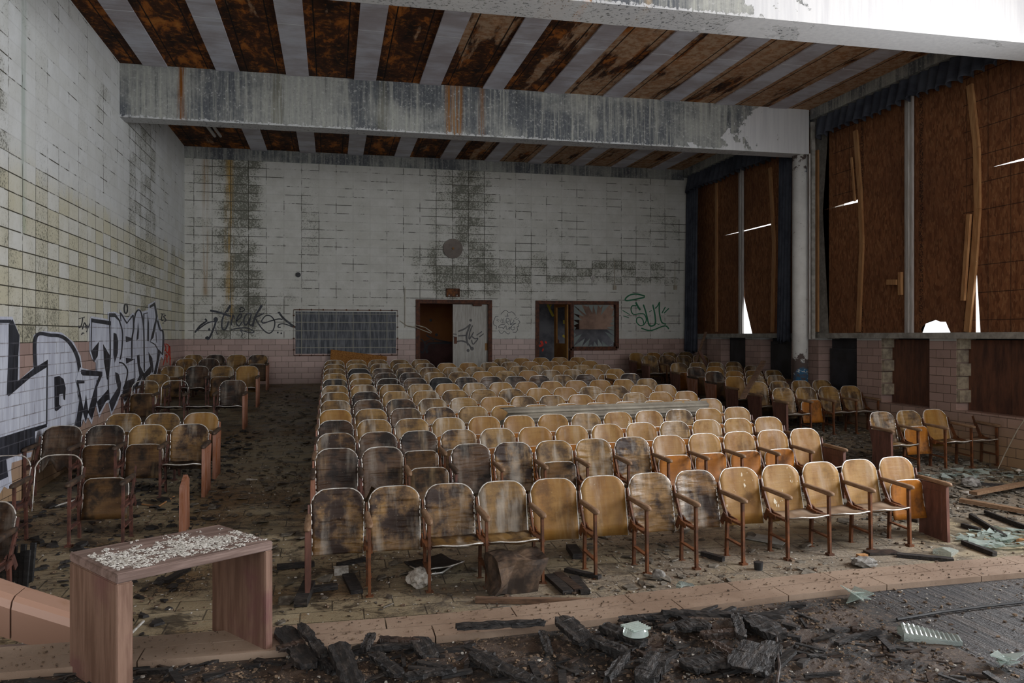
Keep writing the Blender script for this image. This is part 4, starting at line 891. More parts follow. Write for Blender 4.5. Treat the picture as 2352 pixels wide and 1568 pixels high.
# ---------------------------------------------------------------- corrugated sheet, leaning board, loose planks
g = G('corrugated_sheet', .7, .3); nz = g.noise(g.oc, (1,1,1), 3, 6, .7); n2 = g.noise(g.oc, (3,1,.6), 2.2, 4, .5)
c = g.mix(g.mr(nz, .35, .65), (.30,.27,.215), (.20,.175,.14)); c = g.mix(g.mr(n2, .66, .70, 0, .7), c, (.40,.22,.03)); g.col(c); M_corr = g.m
ya = RY[5]-.45
pA = bw(1147, 936, ya); pB = bw(1622, 919, ya+.35); pC = bw(1160, 988, ya-.1)
b = BM(); n = 60; ht = .62; rows_ = []
xa, xb = pA[0], bw(1622, 919, ya+.3)[0]; za, zb = pA[1], bw(1622, 919, ya+.3)[1]
for j in range(n+1):
    t = j/n; row = []
    for i in range(9):
        s = i/8; x = xa+(xb-xa)*s; y = ya+.28*s+.03*math.sin(t*2*math.pi*6)-.35*t; z = za+(zb-za)*s-ht*t*.75
        if i == 0: x += .12*math.sin(t*9)*(1-t)
        row.append(b.verts.new((x, y, z)))
    rows_.append(row)
for j in range(n):
    for i in range(8): b.faces.new((rows_[j][i], rows_[j][i+1], rows_[j+1][i+1], rows_[j+1][i]))
o = obj('corrugated_sheet', b, M_corr, None, True); sm = o.modifiers.new('thick', 'SOLIDIFY'); sm.thickness = .006
tag(o, 'long grey corrugated sheet propped across the middle rows of seats', 'sheet')
# strand board leaning against the rear wall
(ax, az), (bx_, bz) = bw(760, 802), bw(888, 818)
b = BM(); prism(b, [(ax-.05, fz(YB)+.02), (ax, az), (bx_, bz), (bx_-.1, fz(YB)+.02)], lambda x, z: (x, YB-.08-.3*(1-(z-fz(YB))/1.0), z), lambda x, z: (x, YB-.066-.3*(1-(z-fz(YB))/1.0), z))
g = G('loose_strand_board', .8, .2); v_ = g.n('ShaderNodeTexVoronoi'); g.set(v_.inputs['Vector'], g.sc(g.pos, (14,14,24))); r_ = g.xyz(v_.outputs['Color'])[0]; g.col(g.mix(r_, (.14,.05,.012), (.36,.17,.045)))
tag(obj('leaning_board', b, g.m), 'orange strand board with a slanted top leaning below the charcoal panel', 'board')
def plank(p, q, w_, t_, label, mat=M_plank, name='loose_plank', cat='plank', up=(0,0,1), group=None):
    bb = BM(); P0, Q0 = Vector(p), Vector(q); c0 = (P0+Q0)/2; bar(bb, P0-c0, Q0-c0, t_, w_, up); return tag(obj(name, bb, mat, None, False, c0), label, cat, group)
plank((*[7.0, 12.9], fz(12.9)+.55), (8.15, 14.2, fz(14.2)+1.05), .09, .04, 'dark broken plank slanting across the window-side seats')
plank((8.0, 17.0, fz(17)+.6), (8.75, 17.9, 2.15), .06, .03, 'thin batten leaning up to the rear window sill')
plank((8.5, 16.9, fz(17)+.3), (8.3, 17.3, fz(17)+1.0), .10, .02, 'reddish splintered plank standing among the rear window-side seats', M_brown_metal)
x0, y0, z0_ = fl(2208, 1160); x1, y1, z1_ = fl(2352, 1186)
def fplank(u0, v0, u1, v1, w_, t_, label, mat=M_plank, dz=0.0, name='loose_plank', cat='plank', group=None, dz1=None):
    p = fl(u0, v0); q = fl(u1, v1)
    return plank((p[0], p[1], p[2]+t_/2+.004+dz), (q[0], q[1], q[2]+t_/2+.004+(dz if dz1 is None else dz1)), w_, t_, label, mat, name, cat, (0,0,1), group)
fplank(2205, 1157, 2400, 1192, .09, .045, 'long tan plank lying beyond the front row end panel', M_arm, .02)
fplank(2235, 1150, 2400, 1118, .10, .035, 'tan plank crossing the long one near the stage corner', M_arm, .07)
fplank(2215, 1135, 2290, 1128, .10, .02, 'short pale board behind the crossed planks', M_chip)
fplank(2235, 1112, 2400, 1128, .05, .03, 'thin black strip behind the crossed planks', M_char)
fplank(2262, 1182, 2400, 1235, .03, .05, 'long black trim strip lying beside the crossed planks', M_char)
fplank(2228, 1190, 2310, 1240, .03, .05, 'curved black trim strip by the broken glass', M_char)
fplank(2210, 1210, 2250, 1222, .05, .04, 'short black strip touching the front row end panel', M_char)
fplank(2212, 1250, 2285, 1278, .05, .04, 'black strip lying from the end panel toward the stage kerb', M_char)
fplank(2060, 1278, 2190, 1290, .08, .03, 'flat dark board lying along the kerb under the last front seats', M_char)
fplank(1990, 1272, 2058, 1270, .12, .02, 'short dark board under the last front seats', M_char2)
fplank(2335, 1248, 2400, 1258, .05, .05, 'stub of clean lumber at the edge of the broken glass', M_lumber)
fplank(1092, 1384, 1360, 1388, .05, .04, 'long brown rail lying along the kerb before the crushed tin box', M_plank)
fplank(636, 1308, 722, 1300, .06, .04, 'charred stick in the aisle at the front row corner', M_char)
fplank(775, 1302, 840, 1288, .05, .03, 'black stick under the first front row seat', M_char)
fplank(800, 1325, 820, 1365, .10, .03, 'charred block under the first front row seat', M_char)
fplank(690, 1395, 710, 1350, .10, .06, 'charred lump at the foot of the first seat', M_char)
fplank(710, 1360, 775, 1352, .06, .04, 'charred offcut beside the first seat foot', M_char)
fplank(1262, 1326, 1305, 1365, .09, .03, 'charred slat nearest the crushed tin box', M_char)
fplank(1280, 1322, 1330, 1362, .08, .03, 'brown slat between two charred slats', M_char2)
fplank(1318, 1330, 1345, 1366, .08, .03, 'charred slat furthest from the crushed tin box', M_char)
fplank(1300, 1312, 1378, 1330, .06, .03, 'charred stick lying behind the three slats', M_char)
fplank(1312, 1262, 1328, 1285, .10, .05, 'charred lump under the sixth front seat', M_char)
fplank(1612, 1276, 1662, 1290, .05, .04, 'black stick lying under the eighth front seat', M_char)
fplank(380, 1340, 432, 1310, .06, .03, 'black stick on the aisle floor seen through the wooden bench', M_char)
fplank(1720, 1232, 1805, 1247, .25, .01, 'grey sheet lying behind the tenth front seat', M_stone)
fplank(2038, 1180, 2110, 1200, .04, .03, 'dark stick behind the last front seats', M_char2)
# crushed tin box
x, y, z = fl(1190, 1366); r = thing('crushed_tin_box', 'crushed rusty tin box lying under the fourth front seat', 'box', (x, y+.14, z), .15)
b = BM(); V_ = box(b, -.20, .20, -.14, .14, 0, .29); bmesh.ops.subdivide_edges(b, edges=b.edges[:], cuts=5, use_grid_fill=True)
for v in b.verts:
    q = v.co.copy(); v.co += Vector((mnoise.noise(q*5), mnoise.noise(q*5+Vector((9,0,0))), mnoise.noise(q*5+Vector((0,9,0)))))*.05; v.co.x += .10*(q.z/.29-.5)*.6
for v in b.verts: v.co.z = max(v.co.z, .002)
obj('body', b, simple('rusty_tin', (.035,.025,.02), (.20,.13,.085), 5, .45, .5, .1, .2, lo=.42, hi=.7), r, False)
# small finds on the floor
def cup(b_): tube(b_, [(0,0,0),(0,0,.07)], .035, 16, .042)
floor_item('plastic_cup', 1742, 1308, cup, M_rubber, 'small black cup on the floor before the ninth front seat', 'cup')
def lump(b_, r_=.05, sd=1, sq=.7):
    bmesh.ops.create_icosphere(b_, subdivisions=3, radius=r_)
    for v in b_.verts: v.co *= 1+.35*mnoise.noise(v.co*22+Vector((sd,0,0))); v.co.z *= sq; 
    for v in b_.verts: v.co.z = max(v.co.z+r_*sq*.8, 0)
floor_item('stone', 1512, 1330, lambda b_: lump(b_, .055, 2, .9), M_stonegrey, 'fist-sized stone at the foot of the seventh front seat', 'stone')
floor_item('rubble_lump', 1985, 1300, lambda b_: lump(b_, .11, 5, .4), M_stonegrey, 'grey mound of rubble by the kerb under the eleventh seat', 'rubble')
floor_item('rubble_lump', 2230, 1118, lambda b_: lump(b_, .11, 8, .6), M_stonegrey, 'brown clod beyond the front row end panel', 'rubble')
floor_item('plaster_lump', 962, 1345, lambda b_: lump(b_, .10, 12, .8), M_chip, 'pale plaster lump beside the third front seat foot', 'plaster')
floor_item('plaster_block', 784, 1318, lambda b_: box(b_, -.06,.06,-.04,.04,0,.06), M_chip, 'small pale ribbed block under the first front seat', 'block')
floor_item('wood_block', 1980, 1285, lambda b_: [box(b_, -.05+i*.004,.05,-.02,.03,.018*i,.018*i+.014) for i in range(3)], M_lumber, 'little stack of splintered yellow wood under the eleventh seat', 'wood')
floor_item('mushroom', 2340, 1090, lambda b_: (tube(b_, [(0,0,0),(.004,0,.06)], .008, 8), tube(b_, [(0,0,.055),(0,0,.07),(0,0,.082)], .04, 14, .008)), M_fungus, 'single white mushroom growing by the low wall', 'mushroom')
# lens prism pieces and shards of glass
def lens(b_, L=.22, W=.16):
    n_ = 24; R0 = []
    for i in range(n_+1):
        x_ = -L/2+L*i/n_; zt = .05+.02*math.cos(i/n_*math.pi)+(.008 if i % 2 else 0)
        R0.append([b_.verts.new(p) for p in ((x_,-W/2,.0),(x_,-W/2,zt*.6),(x_,0,zt),(x_,W/2,zt*.6),(x_,W/2,.0))])
    for A, B in zip(R0[:-1], R0[1:]):
        for k in range(5): b_.faces.new((A[k], A[(k+1)%5], B[(k+1)%5], B[k]))
    b_.faces.new(R0[0]); b_.faces.new(R0[-1][::-1])
floor_item('glass_lens', 2172, 1270, lambda b_: lens(b_, .24, .16), M_glass, 'ribbed glass lens lying by the kerb before the last seat', 'glass', .6)
floor_item('glass_lens', 1575, 1352, lambda b_: lens(b_, .15, .06), M_glass, 'small broken ribbed glass piece on the floor beside the kerb', 'glass', .3)
def shards(n_, R, seed):
    rr = random.Random(seed)
    def f(b_):
        for i in range(n_):
            a_ = rr.uniform(0, 6.28); d = R*rr.random()**.6; c0 = Vector((d*math.cos(a_), d*math.sin(a_)*.6, rr.uniform(.005,.05))); s_ = rr.uniform(.03,.12)
            rot = Matrix.Rotation(rr.uniform(0,6.28),3,'Z') @ Matrix.Rotation(rr.uniform(-.5,.5),3,'X')
            tri = [rot @ Vector((s_,0,0)), rot @ Vector((-s_*.6,s_*.7,0)), rot @ Vector((-s_*.5,-s_*.5,0))]; tri = [c0+q for q in tri]
            lo = min(q.z for q in tri)
            if lo < .002: tri = [q+Vector((0,0,.004-lo)) for q in tri]
            A = [b_.verts.new(q) for q in tri]; B = [b_.verts.new(q+Vector((0,0,.005))) for q in tri]
            b_.faces.new(A); b_.faces.new(B[::-1])
            for k in range(3): b_.faces.new((A[k], B[k], B[(k+1)%3], A[(k+1)%3]))
    return f
o = floor_item('broken_glass', 2300, 1240, shards(90, .55, 3), M_glass, 'drift of broken window glass beyond the front row end panel', 'glass'); o['kind'] = 'stuff'
o = floor_item('broken_glass', 2220, 1092, shards(70, .9, 9), M_glass, 'scattered glass under the short window-side row', 'glass'); o['kind'] = 'stuff'
# cable hanging by the low wall
P = [sw(2400, 800, XR-.02), sw(2352+20, 940, XR-.04), sw(2345, 985, XR-.06), sw(2320, 1040, XR-.08), sw(2300, 1078, XR-.15)]
b = BM(); tube(b, [(XR-.012-.05*i, p[0], p[1]) for i, p in enumerate(P)], .008, 6); tag(obj('hanging_cable', b, M_cable), 'thin pale cable hanging down the low wall by the mushroom', 'cable')
# loose metal trims among the ruined seats
for i, (pts, lab) in enumerate((([(205,1160),(260,1152),(282,1120)], 'bent bright metal trim lying under the ruined front seats by the wall'), ([(125,1165),(180,1148)], 'straight metal trim on the floor near the bare seat frame'), ([(325,1160),(365,1165),(400,1142)], 'bent yellow wire on the floor behind the bench'), ([(300,1460),(330,1430)], 'pale stick lying on the floor seen through the bench'), ([(935,1292),(985,1322),(1015,1318),(1045,1298)], 'bent white seat trim on the floor by the third front seat'))):
    P3 = [fl(*p) for p in pts]; b = BM(); tube(b, [(p[0], p[1], p[2]+.012) for p in P3], .009, 6); tag(obj('metal_trim', b, M_rim if i not in (2,) else M_lumber), lab, 'trim strip')

# ---------------------------------------------------------------- litter on the floor
def flakes(name, pts, smin, smax, mat, label, flat=.5, seed=1, cat='rubble'):
    rr = random.Random(seed); bb = BM()
    for (x, y, z) in pts:
        s_ = smin+(smax-smin)*rr.random()**2.2; a_ = rr.uniform(0, 6.28); t_ = min(s_*rr.uniform(.1, flat), .008+.1*s_); e = rr.uniform(.25, 1)
        R_ = Matrix.Rotation(a_, 3, 'Z') @ Matrix.Rotation(rr.uniform(-.35,.35), 3, 'X')
        A = []
        for (px, py) in ((-1,-e*rr.random()),(rr.uniform(-.3,.5),-e),(1,-e*rr.random()),(rr.uniform(.2,.8),e),(-.7,e*rr.random())): A.append(R_ @ Vector((px*s_/2, py*s_/2, 0)))
        lo = min(q.z for q in A); base = Vector((x, y, z-lo+.001))
        B = [bb.verts.new(base+q) for q in A]; D = [bb.verts.new(base+q*.85+Vector((0,0,t_))) for q in A]
        bb.faces.new(B[::-1]); bb.faces.new(D)
        for k in range(5): bb.faces.new((B[k], B[(k+1)%5], D[(k+1)%5], D[k]))
    o = obj(name, bb, mat); o['kind'] = 'stuff'; return tag(o, label, cat)
rr = random.Random(5)
def scat(n_, x0, x1, y0, y1, dens=None, zf_=fz):
    out = []
    while len(out) < n_:
        x, y = rr.uniform(x0, x1), rr.uniform(y0, y1)
        if dens and rr.random() > dens(x, y): continue
        out.append((x, y, zf_(y) if callable(zf_) else zf_))
    return out
dn = lambda x, y: max(.05, .5+1.2*mnoise.noise(Vector((x*.9, y*.9, 2))))
flakes('floor_chips', scat(7000, XL+.1, 9.1, 4.5, 12.5, dn), .003, .026, M_chip, 'pale plaster chips scattered over the auditorium floor', .4, 1)
flakes('floor_grit', scat(9000, XL+.1, 9.1, 4.5, 14, dn), .006, .05, M_litter, 'dark grit and leaf litter scattered over the auditorium floor', .3, 2)
flakes('tile_rubble', scat(3600, 5.6, 9.2, 7.6, 14, None), .02, .14, M_tilechip, 'broken floor tiles heaped in the window-side aisle', .2, 3)
flakes('tile_rubble', scat(900, -1.3, 9.0, 5, 11, dn), .03, .17, M_tilechip, 'loose floor tile pieces among the front rows', .04, 4)
flakes('tile_rubble', scat(420, -1.5, -.25, 8, 19, None), .03, .14, M_tilechip, 'curled floor tiles along the graffiti-side aisle', .05, 6)
flakes('soaked_litter', scat(900, XL+.1, -1.2, 5, 14, None), .03, .14, M_char, 'black sodden litter under the ruined graffiti-side seats', .2, 8)

# ---------------------------------------------------------------- stage
edge_px = [(0,1485.7),(513,1447.5),(1001,1409.8),(1350,1374.7),(1712,1332),(1938,1308.6),(2351,1274.6)]
E = [pz(u, v, ZS) for u, v in edge_px]
E = [(XL, E[0][1])]+E+[(9.3, E[-1][1]+.1)]
def ey(x):
    for (x0, y0), (x1, y1) in zip(E[:-1], E[1:]):
        if x0 <= x <= x1: return y0+(y1-y0)*(x-x0)/(x1-x0)
    return E[-1][1]
KW = .29
b = BM(); N_ = 80; Rws = []
for i in range(N_+1):
    x = XL+(9.3-XL)*i/N_; ye = ey(x)
    Rws.append([b.verts.new(p) for p in ((x, -1.5, 0), (x, -1.5, ZS-.03), (x, ye-KW, ZS-.03), (x, ye-.05, ZS-.03), (x, ye-.05, 0))])
for A, B in zip(Rws[:-1], Rws[1:]):
    for k in range(4): b.faces.new((A[k], B[k], B[k+1], A[k+1]))
struct('floor_stage', b, m_stage())
# kerb of long glazed tiles: two courses
b = BM(); x = XL; i = 0
L_ = .60
for c0, c1 in ((0, .135), (.142, .285)):
    x = XL+(.2 if c0 else 0)
    while x < 9.3:
        x2 = min(x+L_-.006, 9.3); n_ = 4
        for k in range(n_):
            xa, xb = x+(x2-x)*k/n_, x+(x2-x)*(k+1)/n_
            ya_, yb_ = ey(xa), ey(xb); q = []
            for (zz) in (ZS-.03, ZS): q += [b.verts.new(p) for p in ((xa, ya_-c1, zz), (xb, yb_-c1, zz), (xb, yb_-c0, zz), (xa, ya_-c0, zz))]
            b.faces.new((q[4],q[5],q[6],q[7])); b.faces.new((q[0],q[1],q[5],q[4])); b.faces.new((q[2],q[3],q[7],q[6])); b.faces.new((q[0],q[4],q[7],q[3])); b.faces.new((q[1],q[2],q[6],q[5]))
            if c0 == 0:
                r0 = [b.verts.new(p) for p in ((xa, ya_, ZS-.03), (xb, yb_, ZS-.03), (xb, yb_, .0), (xa, ya_, .0))]; b.faces.new(r0)
        x += L_
M_kerb = m_kerb(); struct('trim_8', b, M_kerb).name = 'kerb'
# stair parapet at the graffiti-wall end, capped with rounded pink tile
Yp = 4.45
pa = bw(-90, 1330, Yp); pb = bw(163, 1418, Yp); pc_ = bw(178, 1476, Yp)
b = BM()
prof = []
pl = bw(-200, 1300, Yp)
segs = [(pl, bw(22, 1375, Yp)), (bw(26, 1376, Yp), pb), ((pb[0]+.006, pb[1]-.03), (pb[0]+.10, pb[1]-.07))]
for p, q in segs:
    R2 = []
    for pt in (p, q):
        ring = []
        for (dy, dz) in ((0,-.20),(0,-.05),(.02,-.015),(.06,0),(.20,0),(.24,-.015),(.26,-.05),(.26,-.20)): ring.append(b.verts.new((pt[0], Yp+dy, pt[1]+dz)))
        R2.append(ring)
    for k in range(7): b.faces.new((R2[0][k], R2[0][k+1], R2[1][k+1], R2[1][k]))
    b.faces.new(R2[0]); b.faces.new(R2[1][::-1])
box(b, -3.3, pb[0]-.1, Yp+.03, Yp+.23, 0, pb[1]-.19)
g = G('pink_coping', .35, .5); nz = g.noise(g.pos, (1,1,1), 3, 6, .7); g.col(g.mix(g.mr(nz, .5, .7), (.36,.215,.155), (.26,.14,.08))); 
tag(obj('stair_coping', b, g.m, None, False), 'sloping pink tiled parapet of the stage stair beside the graffiti wall', 'parapet')
# strip floor gone on the burnt side: mound of char and litter
def bedz(x, y):
    ed = min(1, (bx1-x)/.6, max(0, (ey(x)-KW-y)/.25)); e0 = max(0, min(1, (x+1.2)/.8))
    return ZS-.028+max(0, ed)*e0*(.02+.035*abs(mnoise.noise(Vector((x*4, y*4, 0))))+.022*mnoise.noise(Vector((x*13, y*13, 4)))+.012*mnoise.noise(Vector((x*40, y*40, 4))))
b = BM(); NX, NY = 260, 140; gv = []
bx0, bx1, by0, by1 = -2.4, 2.6, 1.6, 4.05
for j in range(NY+1):
    row = []
    for i in range(NX+1):
        x = bx0+(bx1-bx0)*i/NX; y = by0+(by1-by0)*j/NY; y = min(y, ey(x)-KW-.01)
        z = bedz(x, y)
        row.append(b.verts.new((x, y, z)))
    gv.append(row)
for j in range(NY):
    for i in range(NX):
        try: b.faces.new((gv[j][i], gv[j][i+1], gv[j+1][i+1], gv[j+1][i]))
        except ValueError: pass
g = G('char_bed', .65, .4); fine = g.noise(g.pos, (1,1,1), 55, 5, .8); md = g.noise(g.pos, (1,1,1), 5, 6, .7)
c = g.mix(g.mr(md, .42, .58), (.014,.010,.008), (.075,.045,.028)); c = g.mix(g.mr(fine, .52, .66, 0, .8), c, (.22,.15,.095)); c = g.mix(g.mr(fine, .70, .78), c, (.45,.38,.28)); g.col(c); g.bump(fine, 1.0, .02)
o = obj('char_bed', b, g.m, None, True); o['kind'] = 'stuff'; tag(o, 'bed of charred litter where the stage boards have burnt away', 'debris')
def sz(y): return ZS-.025
st = scat(6500, -2.2, 2.5, 1.7, 3.8, lambda x, y: dn(x*2, y*2), ZS)
st = [(x, y, bedz(x, y)-.003) for x, y, z in st if y < ey(x)-KW]
flakes('stage_chips', st[:3000], .002, .016, M_chip, 'pale plaster chips over the charred stage litter', .6, 11)
flakes('stage_litter', [(x, y, bedz(x, y)) for x, y in [(rr.uniform(-2.2, 2.5), rr.uniform(1.7, 3.95)) for _ in range(20000)] if y < ey(x)-KW-.02], .003, .020, M_litter, 'brown leaf and bark litter over the burnt part of the stage', .4, 17)
def slivers(name, pts, l0, l1, mat, label, seed):
    rq = random.Random(seed); bb = BM()
    for (x, y, z) in pts:
        L_ = l0+(l1-l0)*rq.random()**2.5; w2 = L_*rq.uniform(.08,.3); a_ = rq.uniform(0, 6.28) if rq.random() < .5 else rq.gauss(.2, .5); d = Vector((math.cos(a_), math.sin(a_), rq.uniform(-.12,.22))); c0 = Vector((x, y, z+.006+abs(d.z)*L_/2))
        bar(bb, c0-d*L_/2, c0+d*L_/2, min(w2,.03), min(w2,.03)*rq.uniform(.3,.8), (-d.y, d.x, 0))
    o = obj(name, bb, mat); o['kind'] = 'stuff'; return tag(o, label, 'debris')
slivers('stage_splinters', st[3000:4300], .01, .16, M_char, 'black splinters strewn over the charred stage litter', 12)
slivers('brown_splinters', st[4300:5600], .01, .09, M_char2, 'brown splinters strewn over the charred stage litter', 14)
st = [(x, y, ZS-.03) for x, y, z in scat(5200, 1.5, 6.5, 1.8, 4.1, lambda x, y: dn(x*2, y*2), 0) if y < ey(x)-KW]
flakes('stage_grit', st, .002, .014, M_chip, 'fine plaster grit over the wooden strip floor of the stage', .5, 13)
flakes('stage_grit', [(x+.003, y-.004, z) for x, y, z in scat(7000, 1.5, 6.5, 1.8, 4.1, lambda x, y: dn(x*2, y*2), ZS-.03) if y < ey(x)-KW], .004, .024, M_litter, 'dark leaf and bark grit over the wooden strip floor of the stage', .4, 19)
flakes('kerb_grit', [(x, ey(x)-rr.uniform(.01,.28), ZS) for x in [rr.uniform(-2.2, 5.5) for _ in range(1500)]], .002, .014, M_litter, 'dark grit lying on the pink kerb of the stage', .5, 14)
# individual charred boards on the stage (end points and widths as seen)
def sp(u, v, z): x, y = pz(u, v, z); return (x, y, z)
CH = [((650,1445),(712,1530),.13,'thick split charred board slanting over the kerb beside the bench'), ((690,1440),(745,1500),.06,'narrow charred strip lying on the thick split board'),
 ((775,1490),(815,1568),.11,'upright-lying charred board with a ragged edge behind the bench leg'), ((810,1490),(985,1478),.06,'long blackened strip parallel to the kerb'), ((870,1468),(960,1475),.05,'thin grey-brown strip just inside the kerb'),
 ((855,1462),(835,1485),.05,'short grey charred stub touching the kerb'), ((960,1468),(990,1505),.12,'curled black board end near the kerb'), ((860,1500),(915,1550),.08,'black board lying diagonal in the middle of the litter'),
 ((1290,1418),(1350,1478),.13,'thick charred beam end resting on the kerb'), ((1245,1450),(1262,1500),.05,'thin silvery charred splinter standing out of the litter'), ((1090,1500),(1160,1545),.10,'dark board half buried in pale litter'),
 ((1150,1535),(1240,1568),.09,'grey-black board at the front edge of the litter'), ((1480,1568),(1512,1500),.14,'wide grey charred board pointing from the front edge'), ((1385,1440),(1480,1475),.10,'black board beside the round glass lens'),
 ((1360,1470),(1440,1500),.08,'black board below the round glass lens'), ((1560,1445),(1625,1428),.12,'flat charred block near the kerb'), ((1520,1408),(1800,1412),.05,'long black strip running along the kerb'),
 ((1690,1415),(1705,1460),.06,'narrow charred slat near the kerb strip'), ((1725,1425),(1790,1455),.16,'broad charred plate by the strip floor'), ((1575,1530),(1670,1515),.14,'broad charred plate before the split pair'),
 ((1705,1545),(1735,1470),.17,'wider one of the split pair of charred boards'), ((1745,1550),(1775,1475),.10,'narrower one of the split pair of charred boards'), ((1610,1460),(1690,1452),.06,'brown charred lath behind the split pair'),
 ((1640,1480),(1690,1500),.05,'short brown charred lath before the flat block'), ((1420,1420),(1550,1412),.05,'black strip lying against the middle kerb'), ((1440,1500),(1395,1560),.05,'small black stick before the round glass lens'),
 ((1050,1440),(1250,1428),.05,'soot-black strip tucked under the kerb'), ((720,1500),(770,1545),.05,'black stick behind the bench leg'), ((640,1490),(700,1475),.06,'brown board beside the bench leg'), ((930,1560),(1040,1530),.07,'long black stick at the front edge of the litter')]
rc = random.Random(3)
for i, (p, q, w_, lab) in enumerate(CH):
    z0 = ZS+.020+.008*(i % 3); P0, Q0 = Vector(sp(*p, z0)), Vector(sp(*q, z0+rc.uniform(-.01,.03))); c0 = (P0+Q0)/2
    b = BM(); d = Q0-P0; L0 = d.length; nseg = 22; t_ = rc.uniform(.012,.03); sd = rc.uniform(0, 50); rings = []; fl_ = .14
    for k in range(nseg+1):
        s_ = k/nseg; cc = Vector((-L0/2+L0*s_, 0, 0)); wv = w_*.36*(1+.30*mnoise.noise(Vector((s_*5, sd, 0))))*(.55+.45*min(1, 6*min(s_, 1-s_)+.3)); tt = t_/2*(1+.25*mnoise.noise(Vector((s_*6, sd, 5))))
        rings.append([b.verts.new(cc+Vector((rc.uniform(-.01,.01), a_*wv+rc.uniform(-.004,.004), e_*tt+rc.uniform(-.0025,.0025)))) for a_, e_ in ((-1,-1),(0,-1),(1,-1),(1,1),(.3,1.15),(-.4,.8),(-1,1))])
    for A, B in zip(rings[:-1], rings[1:]):
        for k in range(7): b.faces.new((A[k], A[(k+1)%7], B[(k+1)%7], B[k]))
    b.faces.new(rings[0]); b.faces.new(rings[-1][::-1])
    o = obj('charred_board', b, M_char2 if 'brown' in lab else M_char, None, False, c0, math.atan2(d.y, d.x)); tag(o, lab, 'charred board', 'charred boards on the stage')
def stage_item(name, u, v, builder, mat, label, cat, rz=0, z=ZS-.03):
    x, y = pz(u, v, z); bb = BM(); builder(bb); return tag(obj(name, bb, mat, None, False, (x, y, z), rz), label, cat)
def disc(b_):
    tube(b_, [(0,0,0),(0,0,.02),(0,0,.03)], .055, 22, .045)
    for k in range(6): tube(b_, [(-.045,-.04+.016*k,.03),(.045,-.04+.016*k,.03)], .006, 5)
stage_item('glass_lens', 1460, 1455, disc, M_glass, 'round ribbed glass lens lying in the charred litter', 'glass', .3, ZS+.05)
stage_item('glass_lens', 2135, 1472, lambda b_: lens(b_, .24, .085), M_glass, 'long broken ribbed lens on the wet strip floor', 'glass', -.35)
stage_item('glass_shard', 2305, 1535, shards(5, .05, 21), M_glass, 'small glass sliver near the corner of the strip floor', 'glass')
stage_item('glass_shard', 1970, 1380, shards(4, .03, 22), M_glass, 'tiny glass piece on the strip floor near the kerb', 'glass')
stage_item('wood_offcut', 1820, 1518, lambda b_: box(b_, -.05,.05,-.03,.03,0,.02), M_lumber, 'little tan wood offcut on the strip floor beside the char', 'wood', .4)
P = [sp(u, v, ZS-.018) for u, v in ((2060,1422),(2160,1405),(2260,1392),(2352,1382),(2420,1372))]
b = BM(); tube(b, P, .007, 6); tag(obj('black_cord', b, M_rubber), 'thin black cord lying across the wet strip floor', 'cord')
P = [sp(u, v, ZS+.03) for u, v in ((1783,1462),(1786,1500),(1790,1530),(1784,1568))]
b = BM(); tube(b, P, .006, 6); tag(obj('bent_wire', b, M_char2), 'thin brown wire standing up beside the split pair of boards', 'wire')

# ---------------------------------------------------------------- wooden bench on the stage
zt = ZS-.03+.475
def bp(u, v): x, y = pz(u, v, zt); return Vector((x, y, 0))
A_, B_, C_, D_ = bp(171,1265), bp(255,1322), bp(617,1243), bp(513,1203)
ctr = (A_+B_+C_+D_)/4; ex_ = ((C_-B_)+(D_-A_)).normalized(); ang = math.atan2(ex_.y, ex_.x)
Lb = ((C_-B_).length+(D_-A_).length)/2; Wb = ((A_-B_).length+(D_-C_).length)/2
r = thing('wooden_bench', 'open box-like wooden bench with flaking paint chips on top, standing on the stage', 'bench', (ctr.x, ctr.y, ZS-.03), ang)
g = G('weathered_bench_wood', .55, .35); gr = g.noise(g.oc, (10,10,.9), 2.6, 6, .65); bg_ = g.noise(g.oc, (1,1,1), 3, 5, .6)
c = g.mix(g.mr(gr, .38, .62), (.135,.074,.050), (.225,.135,.096)); c = g.mix(g.m2('MULTIPLY', g.mr(bg_, .5, .7), .7), c, (.14,.055,.058)); g.col(c); g.bump(gr, .35, .008); M_bench = g.m
g = G('weathered_bench_top', .6, .3); gr = g.noise(g.oc, (.9,10,10), 2.6, 6, .65); c = g.mix(g.mr(gr, .38, .62), (.13,.085,.070), (.25,.175,.150)); g.col(c); g.bump(gr, .35, .008); M_bencht = g.m
T_ = .036; Hb = .475
b = BM(); box(b, -Lb/2, Lb/2, -Wb/2, Wb/2, Hb-T_, Hb); bmesh.ops.bevel(b, geom=b.edges[:], offset=.004, segments=2, affect='EDGES'); obj('top_board', b, M_bencht, r)
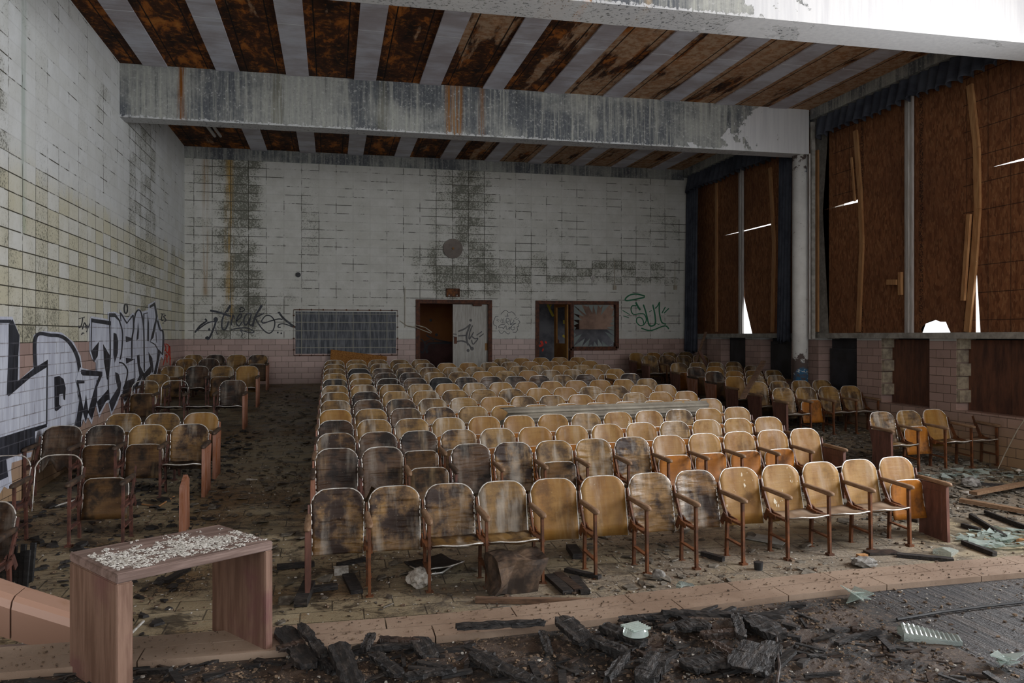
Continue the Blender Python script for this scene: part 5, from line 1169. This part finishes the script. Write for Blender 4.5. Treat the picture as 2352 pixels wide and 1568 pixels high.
for s_ in (-1, 1):
    b = BM(); T2 = .06 if s_ < 0 else .036; xx = s_*(Lb/2-T2/2); box(b, xx-T2/2, xx+T2/2, -Wb/2, Wb/2, 0, Hb-T_-.001); bmesh.ops.bevel(b, geom=b.edges[:], offset=.004, segments=2, affect='EDGES'); obj('leg_board', b, M_bench, r)
# chips of paint lying on the bench top
rr2 = random.Random(9); pts = []
while len(pts) < 5000:
    x, y = rr2.uniform(-Lb/2+.02, Lb/2-.01), rr2.uniform(-Wb/2+.01, Wb/2-.01)
    dd = 1-abs(y+Wb*.12)/(Wb*.5)+.5*mnoise.noise(Vector((x*6, y*6, 0)))
    if rr2.random() < dd*.8-.15+.6*mnoise.noise(Vector((x*17, y*17, 0))): 
        p = Vector((x, y, 0)); p.rotate(Matrix.Rotation(ang, 3, 'Z')); pts.append((ctr.x+p.x, ctr.y+p.y, ZS-.03+Hb))
flakes('paint_chips', pts, .002, .015, simple('old_paint_chips', (.62,.60,.56), (.36,.33,.29), 40, .8), 'pale paint chips heaped on the top of the wooden bench', .25, 15, 'paint chips')

# loose seat panel on the floor and torn plywood by the first ruined seat
x, y, z = fl(1000, 1318); r = thing('loose_seat', 'black rotted seat panel with a white trim lying by the third front seat', 'seat panel', (x, y+.2, z-.31), .5)
o = part('seat', ME['sd'], M_W['b'], r); part('metal_rim', ME['sdrim'], M_rim, o); o.location = (0,.3,0)
x, y, z = fl(55, 1372); b = BM(); rq = random.Random(4)
for k in range(9):
    x0 = -.16+.035*k; zt_ = rq.uniform(.30,.42); zb_ = rq.uniform(.0,.12); yy = rq.uniform(-.04,.04)
    prism(b, [(x0, zb_), (x0+.03, zb_+rq.uniform(0,.05)), (x0+.045, zt_), (x0+.01, zt_)], lambda a, c: (a, yy+.1*c, c), lambda a, c: (a+.01, yy+.1*c+.008, c))
tag(obj('torn_plywood', b, M_W['b'], None, False, (x-.1, y, z)), 'torn black plywood strips hanging beside the first ruined seat by the stage', 'plywood')
floor_item('paper_scrap', 578, 1102, lambda b_: (box(b_, -.06,.02,-.02,.02,0,.02), box(b_, -.02,.07,-.01,.012,.0,.01)), M_chip, 'white scrap lying alone on the graffiti-side aisle floor', 'scrap')
